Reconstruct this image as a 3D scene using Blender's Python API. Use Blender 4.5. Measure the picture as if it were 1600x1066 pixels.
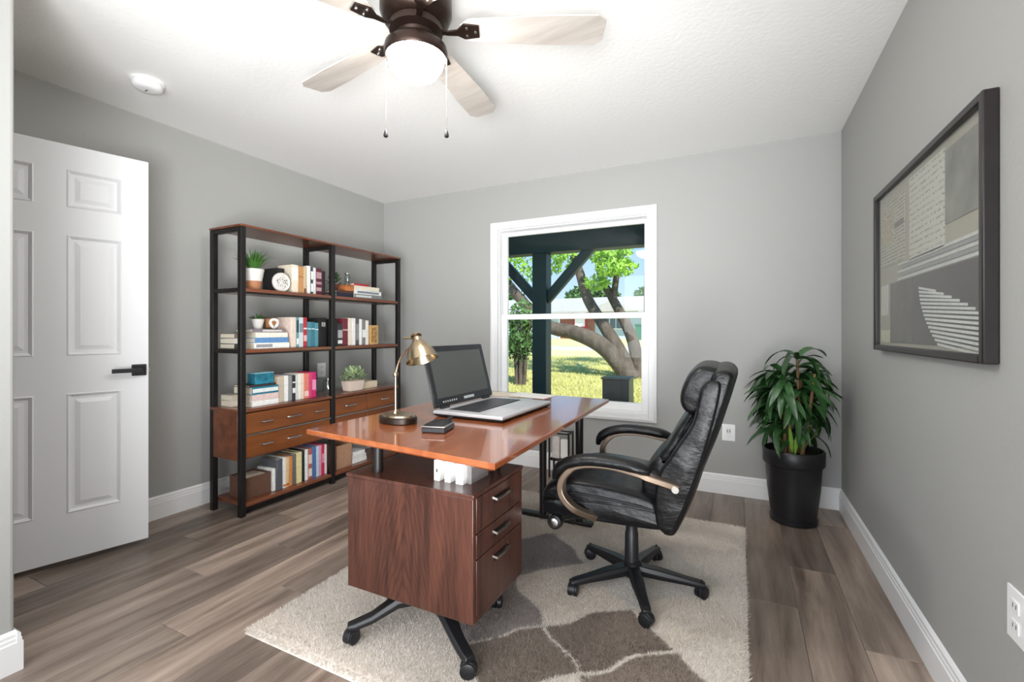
import bpy, bmesh, math, random
import numpy as np
from mathutils import Vector, Matrix
random.seed(7); np.random.seed(7)
S = bpy.context.scene
for o in list(bpy.data.objects): bpy.data.objects.remove(o)
col = S.collection
R = math.radians

# ------------------------------------------------------------------ camera
cd = bpy.data.cameras.new('camera'); cam = bpy.data.objects.new('camera', cd); col.objects.link(cam)
cd.sensor_width = 36; cd.lens = 36 * 721 / 1600; cd.shift_y = -15 / 1600; cd.clip_start = .02; cd.clip_end = 400
cam.location = (0, 0, 1.15); cam.rotation_euler = (R(90), 0, math.atan2(355, 721))
S.camera = cam
# ------------------------------------------------------------------ world, sun, exposure
S.view_settings.view_transform = 'Standard'; S.view_settings.look = 'None'
S.view_settings.exposure = 0.42; S.view_settings.gamma = 1; S.view_settings.use_curve_mapping = False
w = bpy.data.worlds.new('sky'); S.world = w; w.use_nodes = True
nt = w.node_tree; nt.nodes.clear()
wo = nt.nodes.new('ShaderNodeOutputWorld'); bg = nt.nodes.new('ShaderNodeBackground')
tc = nt.nodes.new('ShaderNodeTexCoord'); sep = nt.nodes.new('ShaderNodeSeparateXYZ'); rp = nt.nodes.new('ShaderNodeValToRGB')
nt.links.new(tc.outputs['Generated'], sep.inputs[0]); nt.links.new(sep.outputs['Z'], rp.inputs[0])
rp.color_ramp.elements[0].position = 0.0; rp.color_ramp.elements[0].color = (.62, .78, .95, 1)
rp.color_ramp.elements[1].position = .35; rp.color_ramp.elements[1].color = (.16, .42, .85, 1)
nt.links.new(rp.outputs[0], bg.inputs[0]); nt.links.new(bg.outputs[0], wo.inputs[0]); bg.inputs[1].default_value = 1.0
def light(name, kind, loc, rot, energy, colr=(1, 1, 1), **k):
    l = bpy.data.lights.new(name, kind); l.energy = energy; l.color = colr
    for a, v in k.items(): setattr(l, a, v)
    o = bpy.data.objects.new(name, l); col.objects.link(o); o.location = loc; o.rotation_euler = rot
    return o
sun = light('sun', 'SUN', (0, 0, 10), (0, 0, 0), 5.2, (1, .95, .86), angle=R(1.0))
sun.rotation_euler = Vector((-.42, .5, -.76)).to_track_quat('-Z', 'Y').to_euler()
# area fill light set in the added window behind the camera
light('added_window_fill', 'AREA', (-.85, -1.22, 1.42), (R(86), 0, 0), 50, (.96, .98, 1), shape='RECTANGLE', size=2.1, size_y=1.5)
# added fill spot, unseen behind the camera, aimed up into the room
light('added_fill_spot', 'SPOT', (.15, -.70, .70), Vector((-1.85, 3.45, 1.60)).to_track_quat('-Z', 'Y').to_euler(), 560, (.97, .985, 1), spot_size=R(84), spot_blend=1.0, shadow_soft_size=.7)

# ------------------------------------------------------------------ helpers
OFF = {}
class MB:
    def __init__(s): s.v = []; s.f = []
    def add(s, vs, fs):
        n = len(s.v); s.v += [tuple(p) for p in vs]; s.f += [tuple(i + n for i in f) for f in fs]; return s
    def box(s, x0, x1, y0, y1, z0, z1):
        return s.add([(x0, y0, z0), (x1, y0, z0), (x1, y1, z0), (x0, y1, z0), (x0, y0, z1), (x1, y0, z1), (x1, y1, z1), (x0, y1, z1)],
                     [(3, 2, 1, 0), (4, 5, 6, 7), (0, 1, 5, 4), (1, 2, 6, 5), (2, 3, 7, 6), (3, 0, 4, 7)])
    def quadslab(s, pts, z0, z1):
        n = len(pts)
        a = sum(pts[i][0] * pts[(i + 1) % n][1] - pts[(i + 1) % n][0] * pts[i][1] for i in range(n))
        if a < 0: pts = pts[::-1]
        return s.add([(x, y, z0) for x, y in pts] + [(x, y, z1) for x, y in pts],
                     [tuple(range(n))[::-1], tuple(range(n, 2 * n))] + [(i, (i + 1) % n, n + (i + 1) % n, n + i) for i in range(n)])
    def rings(s, rs, cap=True, closed=False):
        n = len(rs[0]); vs = [p for r in rs for p in r]; fs = []
        m = len(rs)
        for k in range(m if closed else m - 1):
            a, b = k * n, ((k + 1) % m) * n
            for i in range(n): fs.append((a + i, a + (i + 1) % n, b + (i + 1) % n, b + i))
        if cap and not closed: fs += [tuple(range(n))[::-1], tuple(range((m - 1) * n, m * n))]
        return s.add(vs, fs)
    def lathe(s, prof, c=(0, 0, 0), n=24, axis='z', cap=True):
        rs = []
        for r, h in prof:
            ring = []
            for i in range(n):
                a = 2 * math.pi * i / n; u, v = max(r, 1e-4) * math.cos(a), max(r, 1e-4) * math.sin(a)
                p = (u, v, h) if axis == 'z' else ((h, u, v) if axis == 'x' else (v, h, u))
                ring.append((c[0] + p[0], c[1] + p[1], c[2] + p[2]))
            rs.append(ring)
        return s.rings(rs, cap)
    def tube(s, path, rad, n=8, flat=None, up=None):
        P = [Vector(p) for p in path]; m = len(P); rs = []
        rad = rad if isinstance(rad, (list, tuple)) else [rad] * m
        prev = Vector(up) if up else None
        for i in range(m):
            t = (P[min(i + 1, m - 1)] - P[max(i - 1, 0)]).normalized()
            if prev is None: prev = Vector((0, 0, 1)) if abs(t.z) < .9 else Vector((1, 0, 0))
            b = t.cross(prev)
            if b.length < 1e-6: b = t.orthogonal()
            b.normalize(); nn = b.cross(t).normalized()
            if not up: prev = nn
            r = rad[i]; rb = r * (flat if flat else 1)
            rs.append([P[i] + nn * r * math.cos(2 * math.pi * k / n) + b * rb * math.sin(2 * math.pi * k / n) for k in range(n)])
        return s.rings(rs)
    def band(s, path, hw, ht, side=(0, 1, 0)):       # flat strip of rectangular section swept along a path
        P = [Vector(p) for p in path]; m = len(P); rs = []; sd = Vector(side)
        for i in range(m):
            t = (P[min(i + 1, m - 1)] - P[max(i - 1, 0)]).normalized(); nn = t.cross(sd).normalized()
            a = hw[i] if isinstance(hw, list) else hw; b = ht[i] if isinstance(ht, list) else ht
            rs.append([P[i] + sd * a + nn * b, P[i] - sd * a + nn * b, P[i] - sd * a - nn * b, P[i] + sd * a - nn * b])
        return s.rings(rs)
    def puff(s, outline, y0, y1, r, steps=4, bulge=0.0):   # outline in x,z ; rounded at both y ends
        n = len(outline); O = [Vector((p[0], p[1])) for p in outline]
        ar = sum(O[i].x * O[(i + 1) % n].y - O[(i + 1) % n].x * O[i].y for i in range(n))
        if ar < 0: O = O[::-1]
        N = []
        for i in range(n):
            e = (O[(i + 1) % n] - O[i - 1]).normalized(); N.append(Vector((-e.y, e.x)))
        rs = []
        seq = [(y0 + r * (1 - math.cos(a)), .5 * r * (1 - math.sin(a))) for a in [math.pi / 2 * k / steps for k in range(steps + 1)]]
        mid = [(y0 + r + (y1 - y0 - 2 * r) * k / 6, -bulge * math.sin(math.pi * k / 6)) for k in range(1, 6)]
        seq = seq + mid + [(y0 + y1 - y, d) for y, d in seq[::-1]]
        for y, d in seq: rs.append([(O[i].x + N[i].x * d, y, O[i].y + N[i].y * d) for i in range(n)])
        return s.rings(rs)
    def xf(s, M, i0=0):
        s.v = s.v[:i0] + [tuple(M @ Vector(p)) for p in s.v[i0:]]; return s
    def build(s, name, m, parent=None, bevel=0, smooth=30, seg=2, sub=0, kind=None, label=None, fix=True):
        me = bpy.data.meshes.new(name)
        off = Vector(OFF.get(parent.name, (0, 0, 0))) if parent else Vector((0, 0, 0))
        me.from_pydata([tuple(Vector(p) - off) for p in s.v], [], s.f)
        if fix:
            b = bmesh.new(); b.from_mesh(me); bmesh.ops.recalc_face_normals(b, faces=b.faces); b.to_mesh(me); b.free()
        o = bpy.data.objects.new(name, me); col.objects.link(o)
        for mm in (m if isinstance(m, list) else [m]): me.materials.append(mm)
        if smooth:
            me.polygons.foreach_set('use_smooth', [True] * len(me.polygons)); me.set_sharp_from_angle(angle=R(smooth))
        if parent: o.parent = parent; OFF[o.name] = tuple(off)
        if bevel:
            md = o.modifiers.new('bevel', 'BEVEL'); md.width = bevel; md.segments = seg; md.limit_method = 'ANGLE'; md.angle_limit = R(35)
        if sub:
            md = o.modifiers.new('sub', 'SUBSURF'); md.levels = sub; md.render_levels = sub
        if kind: o['kind'] = kind
        if label: o['label'] = label
        return o
def smoothpts(P, k=6):     # Catmull-Rom
    P = [Vector(p) for p in P]; out = []
    for i in range(len(P) - 1):
        a, b, c, d = P[max(i - 1, 0)], P[i], P[i + 1], P[min(i + 2, len(P) - 1)]
        for j in range(k):
            t = j / k; out.append(.5 * ((2 * b) + (c - a) * t + (2 * a - 5 * b + 4 * c - d) * t * t + (3 * b - a - 3 * c + d) * t ** 3))
    return out + [P[-1]]
def smoothloop(P, k=4):
    P = [Vector(p) for p in P]; n = len(P); out = []
    for i in range(n):
        a, b, c, d = P[i - 1], P[i], P[(i + 1) % n], P[(i + 2) % n]
        for j in range(k):
            t = j / k; out.append(tuple(.5 * ((2 * b) + (c - a) * t + (2 * a - 5 * b + 4 * c - d) * t * t + (3 * b - a - 3 * c + d) * t ** 3)))
    return out
def thing(name, label, cat, loc=(0, 0, 0), group=None):
    o = bpy.data.objects.new(name, None); col.objects.link(o); o.location = loc; o.empty_display_size = .1
    o['label'] = label; o['category'] = cat
    if group: o['group'] = group
    OFF[o.name] = tuple(loc); return o
def tag(o, label, cat, group=None):
    o['label'] = label; o['category'] = cat
    if group: o['group'] = group
    return o
def struct(mb, name, m, parent=None, **k):
    o = mb.build(name, m, parent, **k); o['kind'] = 'structure'; return o
def structroot(name, loc=(0, 0, 0)):
    o = bpy.data.objects.new(name, None); col.objects.link(o); o.location = loc; o['kind'] = 'structure'; OFF[o.name] = tuple(loc); return o

# ------------------------------------------------------------------ materials
def srgb(r, g, b):
    f = lambda c: (c / 255 / 12.92) if c / 255 <= .04045 else ((c / 255 + .055) / 1.055) ** 2.4
    return (f(r), f(g), f(b), 1)
MATS = {}
def mat(name, c, rough=.5, metal=0, coat=0, bump=0, bscale=60, var=0, vscale=8, spec=.5, rnd=0, stretch=(1, 1, 1), emit=None, alpha=None, coatr=.05, sheen=0, bdist=.003):
    if name in MATS: return MATS[name]
    m = bpy.data.materials.new(name); m.use_nodes = True; n = m.node_tree; b = n.nodes['Principled BSDF']
    b.inputs['Base Color'].default_value = c; b.inputs['Roughness'].default_value = rough; b.inputs['Metallic'].default_value = metal
    b.inputs['Coat Weight'].default_value = coat; b.inputs['Coat Roughness'].default_value = coatr; b.inputs['Specular IOR Level'].default_value = spec
    if sheen: b.inputs['Sheen Weight'].default_value = sheen
    if emit: b.inputs['Emission Color'].default_value = emit[:4]; b.inputs['Emission Strength'].default_value = emit[4]
    t = n.nodes.new('ShaderNodeTexCoord'); mp = n.nodes.new('ShaderNodeMapping'); mp.inputs['Scale'].default_value = stretch
    n.links.new(t.outputs['Object'], mp.inputs[0])
    last = None
    if var:
        tx = n.nodes.new('ShaderNodeTexNoise'); tx.inputs['Scale'].default_value = vscale; tx.inputs['Detail'].default_value = 5
        n.links.new(mp.outputs[0], tx.inputs['Vector'])
        hs = n.nodes.new('ShaderNodeHueSaturation'); hs.inputs['Color'].default_value = c
        mr = n.nodes.new('ShaderNodeMapRange'); mr.inputs['From Min'].default_value = .25; mr.inputs['From Max'].default_value = .75
        mr.inputs['To Min'].default_value = 1 - var; mr.inputs['To Max'].default_value = 1 + var
        n.links.new(tx.outputs['Fac'], mr.inputs['Value']); n.links.new(mr.outputs[0], hs.inputs['Value']); last = hs
    if rnd:
        oi = n.nodes.new('ShaderNodeObjectInfo'); h2 = n.nodes.new('ShaderNodeHueSaturation'); h2.inputs['Color'].default_value = c
        mr = n.nodes.new('ShaderNodeMapRange'); mr.inputs['To Min'].default_value = 1 - rnd; mr.inputs['To Max'].default_value = 1 + rnd
        n.links.new(oi.outputs['Random'], mr.inputs['Value']); n.links.new(mr.outputs[0], h2.inputs['Value'])
        if last: n.links.new(last.outputs[0], h2.inputs['Color'])
        last = h2
    if last: n.links.new(last.outputs[0], b.inputs['Base Color'])
    if bump:
        tx = n.nodes.new('ShaderNodeTexNoise'); tx.inputs['Scale'].default_value = bscale; tx.inputs['Detail'].default_value = 4
        n.links.new(mp.outputs[0], tx.inputs['Vector'])
        bp = n.nodes.new('ShaderNodeBump'); bp.inputs['Strength'].default_value = bump; bp.inputs['Distance'].default_value = bdist
        n.links.new(tx.outputs['Fac'], bp.inputs['Height']); n.links.new(bp.outputs[0], b.inputs['Normal'])
    MATS[name] = m; return m
def wood(name, c1, c2, axis='y', scale=1.0, rough=.35, coat=0, rings=7.0, dist=5.0, rnd=0, coatr=.08, center=(0, 0, 0)):
    m = bpy.data.materials.new(name); m.use_nodes = True; n = m.node_tree; b = n.nodes['Principled BSDF']; L = n.links.new
    t = n.nodes.new('ShaderNodeTexCoord'); mp = n.nodes.new('ShaderNodeMapping'); L(t.outputs['Object'], mp.inputs[0])
    k = {'x': (.09, 1, 1), 'y': (1, .09, 1), 'z': (1, 1, .09)}[axis]
    mp.inputs['Scale'].default_value = [q * scale for q in k]; mp.inputs['Location'].default_value = center
    vec = mp.outputs[0]
    if rnd:
        oi = n.nodes.new('ShaderNodeObjectInfo'); ad = n.nodes.new('ShaderNodeVectorMath'); ad.operation = 'ADD'
        sc = n.nodes.new('ShaderNodeVectorMath'); sc.operation = 'SCALE'; cb = n.nodes.new('ShaderNodeCombineXYZ')
        for i in range(3): L(oi.outputs['Random'], cb.inputs[i])
        L(cb.outputs[0], sc.inputs[0]); sc.inputs['Scale'].default_value = 53.0; L(vec, ad.inputs[0]); L(sc.outputs[0], ad.inputs[1]); vec = ad.outputs[0]
    n1 = n.nodes.new('ShaderNodeTexNoise'); n1.inputs['Scale'].default_value = 3.2 * rings; n1.inputs['Detail'].default_value = 8; n1.inputs['Roughness'].default_value = .68; n1.inputs['Distortion'].default_value = .5
    n2 = n.nodes.new('ShaderNodeTexNoise'); n2.inputs['Scale'].default_value = 1.1 * rings; n2.inputs['Detail'].default_value = 4; n2.inputs['Distortion'].default_value = 1.2
    L(vec, n1.inputs['Vector']); L(vec, n2.inputs['Vector'])
    mx = n.nodes.new('ShaderNodeMath'); mx.operation = 'MULTIPLY_ADD'; mx.inputs[1].default_value = .55
    m2 = n.nodes.new('ShaderNodeMath'); m2.operation = 'MULTIPLY'; m2.inputs[1].default_value = .45
    L(n1.outputs['Fac'], mx.inputs[0]); L(n2.outputs['Fac'], m2.inputs[0]); L(m2.outputs[0], mx.inputs[2])
    rp = n.nodes.new('ShaderNodeValToRGB'); rp.color_ramp.elements[0].position = .36; rp.color_ramp.elements[1].position = .64
    rp.color_ramp.elements[0].color = c1; rp.color_ramp.elements[1].color = c2; L(mx.outputs[0], rp.inputs[0])
    out = rp.outputs[0]
    if rnd:
        hs = n.nodes.new('ShaderNodeHueSaturation'); mr = n.nodes.new('ShaderNodeMapRange'); mr.inputs['To Min'].default_value = 1 - rnd; mr.inputs['To Max'].default_value = 1 + rnd
        L(oi.outputs['Random'], mr.inputs['Value']); L(mr.outputs[0], hs.inputs['Value']); L(out, hs.inputs['Color']); out = hs.outputs[0]
    L(out, b.inputs['Base Color']); b.inputs['Roughness'].default_value = rough; b.inputs['Coat Weight'].default_value = coat; b.inputs['Coat Roughness'].default_value = coatr
    bp = n.nodes.new('ShaderNodeBump'); bp.inputs['Strength'].default_value = .12; bp.inputs['Distance'].default_value = .002
    L(n1.outputs['Fac'], bp.inputs['Height']); L(bp.outputs[0], b.inputs['Normal'])
    MATS[name] = m; return m
def glassmat(name, tint=(1, 1, 1, 1), gloss=1.0, rough=0.0):
    m = bpy.data.materials.new(name); m.use_nodes = True; n = m.node_tree; n.nodes.remove(n.nodes['Principled BSDF']); o = n.nodes['Material Output']
    tr = n.nodes.new('ShaderNodeBsdfTransparent'); tr.inputs[0].default_value = tint
    gl = n.nodes.new('ShaderNodeBsdfGlossy'); gl.inputs['Roughness'].default_value = rough
    lw = n.nodes.new('ShaderNodeLayerWeight'); pw = n.nodes.new('ShaderNodeMath'); pw.operation = 'POWER'; pw.inputs[1].default_value = 5
    lw.inputs['Blend'].default_value = .5; n.links.new(lw.outputs['Facing'], pw.inputs[0])
    mu = n.nodes.new('ShaderNodeMath'); mu.operation = 'MULTIPLY_ADD'; mu.inputs[1].default_value = .9 * gloss; mu.inputs[2].default_value = .035 * gloss; n.links.new(pw.outputs[0], mu.inputs[0])
    mi = n.nodes.new('ShaderNodeMixShader'); n.links.new(mu.outputs[0], mi.inputs[0])
    n.links.new(tr.outputs[0], mi.inputs[1]); n.links.new(gl.outputs[0], mi.inputs[2]); n.links.new(mi.outputs[0], o.inputs[0]); MATS[name] = m; return m
M_wall = mat('grey_wall_paint', srgb(170, 170, 167), .6, bump=.25, bscale=70, bdist=.003)
M_ceil = mat('white_ceiling_paint', srgb(248, 248, 246), .7, bump=.35, bscale=45, bdist=.004)
M_trim = mat('white_trim_paint', srgb(240, 240, 240), .35)
M_door = mat('white_door_paint', srgb(232, 233, 235), .4)
M_vinyl = mat('white_window_vinyl', srgb(245, 245, 245), .3)
M_plank = wood('weathered_oak_plank', srgb(98, 83, 73), srgb(172, 154, 140), 'y', 1.0, .36, 0, 5.5, rnd=.36)
M_sub = mat('floor_joint_dark', srgb(52, 44, 38), .8)
M_desk = wood('cherry_desk_top', srgb(130, 66, 34), srgb(168, 98, 58), 'y', 1.0, .22, .7, 6, coatr=.06)
M_cab = wood('walnut_veneer', srgb(50, 27, 21), srgb(92, 55, 43), 'z', 1.0, .32, .2, 16, coatr=.12)
def cathedral(src, xc):          # arched veneer figure nested around a centre line
    m = src.copy(); m.name = 'walnut_cathedral_veneer'; n = m.node_tree; L = n.links.new; b = n.nodes['Principled BSDF']
    old = b.inputs['Base Color'].links[0].from_socket
    t = n.nodes.new('ShaderNodeTexCoord'); sp = n.nodes.new('ShaderNodeSeparateXYZ'); L(t.outputs['Object'], sp.inputs[0])
    def M(op, a, b_=None, c=None):
        q = n.nodes.new('ShaderNodeMath'); q.operation = op
        for i, v in enumerate((a, b_, c)):
            if v is None: continue
            if isinstance(v, (int, float)): q.inputs[i].default_value = v
            else: L(v, q.inputs[i])
        return q.outputs[0]
    dx = M('SUBTRACT', sp.outputs[0], xc); ax_ = M('SQRT', M('ADD', M('MULTIPLY', dx, dx), .0003))
    nz = n.nodes.new('ShaderNodeTexNoise'); nz.inputs['Scale'].default_value = 9; nz.inputs['Detail'].default_value = 3; mp = n.nodes.new('ShaderNodeMapping'); mp.inputs['Scale'].default_value = (1, 1, .3)
    L(t.outputs['Object'], mp.inputs[0]); L(mp.outputs[0], nz.inputs['Vector'])
    v = M('ADD', M('MULTIPLY', ax_, 62), M('ADD', M('MULTIPLY', sp.outputs[2], 13), M('MULTIPLY', nz.outputs['Fac'], 5.5)))
    w_ = M('POWER', M('MULTIPLY_ADD', M('SINE', M('MULTIPLY', v, 6.283)), .5, .5), 2.2)
    fade = M('SUBTRACT', 1.0, M('MULTIPLY', ax_, 2.2))
    mx = n.nodes.new('ShaderNodeMix'); mx.data_type = 'RGBA'; mx.blend_type = 'MULTIPLY'; L(M('MULTIPLY', w_, M('MULTIPLY', fade, .55)), mx.inputs['Factor']); L(old, mx.inputs['A']); mx.inputs['B'].default_value = (.42, .36, .34, 1)
    L(mx.outputs['Result'], b.inputs['Base Color']); return m
M_cath = cathedral(M_cab, .06)
M_shelf = wood('walnut_shelf', srgb(84, 44, 26), srgb(134, 76, 48), 'y', 1.0, .3, .35, 7, coatr=.15)
M_drawer = wood('honey_walnut_drawer', srgb(96, 50, 22), srgb(140, 80, 38), 'y', 1.0, .32, .2, 5, coatr=.15)
M_blk = mat('black_metal', srgb(30, 27, 26), .42, .3)
M_blkp = mat('black_plastic', srgb(26, 26, 29), .4)
M_lea = mat('black_leather', srgb(13, 13, 15), .38, bump=.55, bscale=9, spec=.36, bdist=.02, stretch=(1, .45, 1.6))
M_leap = mat('black_leather_piping', srgb(18, 18, 20), .45)
M_brz = mat('champagne_metal', srgb(150, 132, 116), .3, .9)
M_brass = mat('antique_brass', srgb(178, 160, 132), .25, 1.0)
M_chrome = mat('satin_chrome', srgb(198, 196, 192), .25, 1.0)
M_silver = mat('silver_plastic', srgb(196, 196, 198), .35, .3)
M_white = mat('white_paper', srgb(236, 234, 228), .7)
M_page = mat('book_pages', srgb(222, 212, 192), .8)
M_scr = mat('laptop_screen_glass', srgb(62, 66, 64), .12, coat=.3)
M_fan = mat('oil_rubbed_bronze', srgb(52, 38, 32), .35, .7)
M_blade = wood('pale_weathered_blade', srgb(164, 156, 148), srgb(198, 192, 186), 'x', 1.0, .5, 0, 6)
M_lens = mat('lit_frosted_glass', srgb(255, 250, 240), .3, emit=(1, .96, .90, 1, 85.0))
M_green = mat('dark_green_paint', srgb(28, 52, 54), .5)
M_glass = glassmat('window_glass', (.97, .985, .98, 1), .35)
M_jar = glassmat('clear_jar_glass', (.9, .93, .92, 1), 1.2)

# ------------------------------------------------------------------ room shell
XL, XR, YB, ZC, YF = -3.21, .59, 3.60, 2.44, -1.3
WX0, WX1, WZ0, WZ1 = -1.907, -.617, .52, 2.042          # window opening
m = MB(); T = .14
m.box(XL - T, WX0, YB, YB + T, -.1, ZC).box(WX1, XR + T, YB, YB + T, -.1, ZC).box(WX0, WX1, YB, YB + T, -.1, WZ0).box(WX0, WX1, YB, YB + T, WZ1, ZC)
struct(m, 'wall_back', M_wall, smooth=0)
struct(MB().box(XL - T, XL, .56, YB, -.1, ZC), 'wall_left', M_wall, smooth=0)
struct(MB().box(XR, XR + T, YF - T, YB, -.1, ZC), 'wall_right', M_wall, smooth=0)
FX0, FX1, FZ0, FZ1 = -1.95, .25, .62, 2.2
m = MB().box(-2.345, FX0, YF - T, YF, -.1, ZC).box(FX1, XR, YF - T, YF, -.1, ZC).box(FX0, FX1, YF - T, YF, -.1, FZ0).box(FX0, FX1, YF - T, YF, FZ1, ZC)
struct(m, 'wall_front', M_wall, smooth=0)
struct(MB().box(-2.345, -2.205, YF, .66, -.1, ZC), 'wall_entry', M_wall, smooth=0, bevel=.012, seg=3)
m = MB().box(XL, -3.09, .56, .66, -.1, ZC).box(-2.365, -2.345, .56, .66, -.1, ZC).box(-3.09, -2.365, .56, .66, 2.09, ZC)
struct(m, 'wall_doorway', M_wall, smooth=0)
struct(MB().box(XL - T, -2.345, -.5, -.4, -.1, ZC).box(XL - T, XL, -.4, .56, -.1, ZC), 'wall_hall', M_wall, smooth=0)
struct(MB().box(XL - .6, XR + .6, -2.6, YB + T, ZC, ZC + .16), 'ceiling', M_ceil, smooth=0)  # overhang past the front wall added to keep sun off the window there
# floor of single planks
fl = struct(MB().box(XL - T, XR + T, YF - T, YB + T, -.14, -.006), 'floor', M_sub, smooth=0)
PW, PL = .189, 1.22
pm = {}
def plankmesh(wd, ln):
    key = (round(wd, 3), round(ln, 3))
    if key in pm: return pm[key]
    b = MB(); e = .0016; h = .0022
    x0, x1, y0, y1 = e / 2, wd - e / 2, e / 2, ln - e / 2
    b.add([(x0, y0, -.006), (x1, y0, -.006), (x1, y1, -.006), (x0, y1, -.006), (x0, y0, -.0012), (x1, y0, -.0012), (x1, y1, -.0012), (x0, y1, -.0012),
           (x0 + h, y0 + h, 0), (x1 - h, y0 + h, 0), (x1 - h, y1 - h, 0), (x0 + h, y1 - h, 0)],
          [(0, 1, 5, 4), (1, 2, 6, 5), (2, 3, 7, 6), (3, 0, 4, 7), (4, 5, 9, 8), (5, 6, 10, 9), (6, 7, 11, 10), (7, 4, 8, 11), (8, 9, 10, 11)])
    me = bpy.data.meshes.new('plank'); me.from_pydata(b.v, [], b.f); me.materials.append(M_plank); pm[key] = me; return me
x = .03 + PW * 2 - .189 * 2
xs = []; xx = .03
while xx > XL: xx -= PW
k = 0
offs = [.0, .55, .2, .85, .4, 1.05, .68, .12, .95, .3, .77]
while xx < XR:
    x0, x1 = max(xx, XL), min(xx + PW, XR)
    y = YF - offs[k % 11]
    while y < YB:
        y0, y1 = max(y, YF), min(y + PL, YB)
        if x1 - x0 > .02 and y1 - y0 > .02 and not (x1 < -2.2 and y1 < .5):
            if x0 < -2.12 and y0 < .5: y0 = -.4
            o = bpy.data.objects.new('plank', plankmesh(x1 - x0, y1 - y0)); col.objects.link(o); o.location = (x0, y0, 0); o.parent = fl
        y += PL
    xx += PW; k += 1
# baseboards : stepped profile
def baseboard(name, p0, p1, nrm):
    prof = [(0, 0), (.016, 0), (.016, .098), (.0125, .101), (.0125, .112), (.010, .116), (.010, .127), (.005, .134), (0, .138)]
    p0, p1, nv = Vector(p0), Vector(p1), Vector(nrm); rs = []
    for p in (p0, p1): rs.append([(p.x + nv.x * a, p.y + nv.y * a, z) for a, z in prof])
    struct(MB().rings(rs), name, M_trim, smooth=0)
baseboard('baseboard_back', (XL, YB, 0), (XR, YB, 0), (0, -1, 0))
baseboard('baseboard_left', (XL, .66, 0), (XL, YB - .016, 0), (1, 0, 0))
baseboard('baseboard_right', (XR, YF, 0), (XR, YB - .016, 0), (-1, 0, 0))
baseboard('baseboard_entry', (-2.205, YF, 0), (-2.205, .66, 0), (1, 0, 0))
baseboard('baseboard_doorway', (-2.365, .66, 0), (-2.189, .66, 0), (0, 1, 0))
baseboard('baseboard_front', (-2.189, YF, 0), (XR - .016, YF, 0), (0, 1, 0))

# ------------------------------------------------------------------ window
win = structroot('window_1', (-1.265, YB, WZ0))
def frame4(x0, x1, z0, z1, l, r, b, t, y0, y1):
    return MB().box(x0, x0 + l, y0, y1, z0, z1).box(x1 - r, x1, y0, y1, z0, z1).box(x0 + l, x1 - r, y0, y1, z0, z0 + b).box(x0 + l, x1 - r, y0, y1, z1 - t, z1)
frame4(-1.979, -.554, .458, 2.107, .070, .063, .062, .066, YB - .020, YB).build('casing', M_trim, win, bevel=.005)
frame4(-1.966, -.567, .471, 2.094, .018, .018, .018, .018, YB - .027, YB - .020).build('casing_bead', M_trim, win, bevel=.004)
frame4(WX0, WX1, WZ0, WZ1, .012, .012, .012, .012, YB, YB + .135).build('jamb', M_vinyl, win)
us = frame4(WX0 + .012, WX1 - .012, 1.255, 2.030, .034, .034, .038, .034, YB + .085, YB + .115).build('upper_sash', M_vinyl, win, bevel=.003)
MB().box(WX0 + .046, WX1 - .046, YB + .098, YB + .102, 1.293, 1.996).build('pane', M_glass, us)
ls = frame4(WX0 + .012, WX1 - .012, .532, 1.300, .050, .050, .060, .046, YB + .045, YB + .08).build('lower_sash', M_vinyl, win, bevel=.003)
MB().box(WX0 + .062, WX1 - .062, YB + .060, YB + .064, .592, 1.254).build('pane', M_glass, ls)
MB().box(-1.30, -1.23, YB + .035, YB + .048, 1.286, 1.300).build('sash_lock', M_vinyl, ls, bevel=.003)
# unseen window added behind the camera, sized to carry the fill light
w2 = structroot('added_window_2', (-.85, YF, FZ0))
frame4(FX0, FX1, FZ0, FZ1, .05, .05, .05, .05, YF - .1, YF - .06).build('added_sash_frame', M_vinyl, w2, bevel=.003)
frame4(FX0 - .06, FX1 + .06, FZ0 - .06, FZ1 + .06, .06, .06, .06, .06, YF, YF + .02).build('casing', M_trim, w2, bevel=.004)  # casing of the added window
MB().box(FX0 + .05, FX1 - .05, YF - .085, YF - .081, FZ0 + .05, FZ1 - .05).build('pane', M_glass, w2)

# ------------------------------------------------------------------ door
door = structroot('door_1', (-3.065, .636, 0)); door.rotation_euler = (0, 0, math.atan2(-.1965, .7455) * 0)
DA = math.atan2(.736, .191)
def dloc(mb):          # door-local: u along width from hinge, v out of the visible face, z up
    c, s = math.cos(DA), math.sin(DA)
    mb.v = [(-3.065 + u * c + v * s, .636 + u * s - v * c, z) for u, v, z in mb.v]; return mb
DW, Z0, Z1 = .762, .032, 2.066
cols = [(.118, .330), (.441, .650)]; rows = [(.257, .846), (1.030, 1.624), (1.759, 1.945)]
m = MB()
us_ = [0, cols[0][0], cols[0][1], cols[1][0], cols[1][1], DW]; zs_ = [Z0, rows[0][0], rows[0][1], rows[1][0], rows[1][1], rows[2][0], rows[2][1], Z1]
for i in range(5):
    for j in range(7):
        hole = i in (1, 3) and j in (1, 3, 5)
        if not hole: m.box(us_[i], us_[i + 1], -.035, 0, zs_[j], zs_[j + 1])
slab = dloc(m).build('door_slab', M_door, door, smooth=0)
for (u0, u1) in cols:
    for (z0, z1) in rows:
        m = MB(); q = lambda d, v: [(u0 + d, v, z0 + d), (u1 - d, v, z0 + d), (u1 - d, v, z1 - d), (u0 + d, v, z1 - d)]
        m.rings([q(0, -.02), q(0, 0), q(.006, 0.0035), q(.014, -.004), q(.018, -.009), q(.03, -.009), q(.048, -.002), q(.05, -.001)])
        dloc(m).build('panel', M_door, slab, smooth=0)
hd = dloc(MB().box(.690, .752, 0, .012, .914, .974)).build('rosette', M_blkp, door, bevel=.003)
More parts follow.
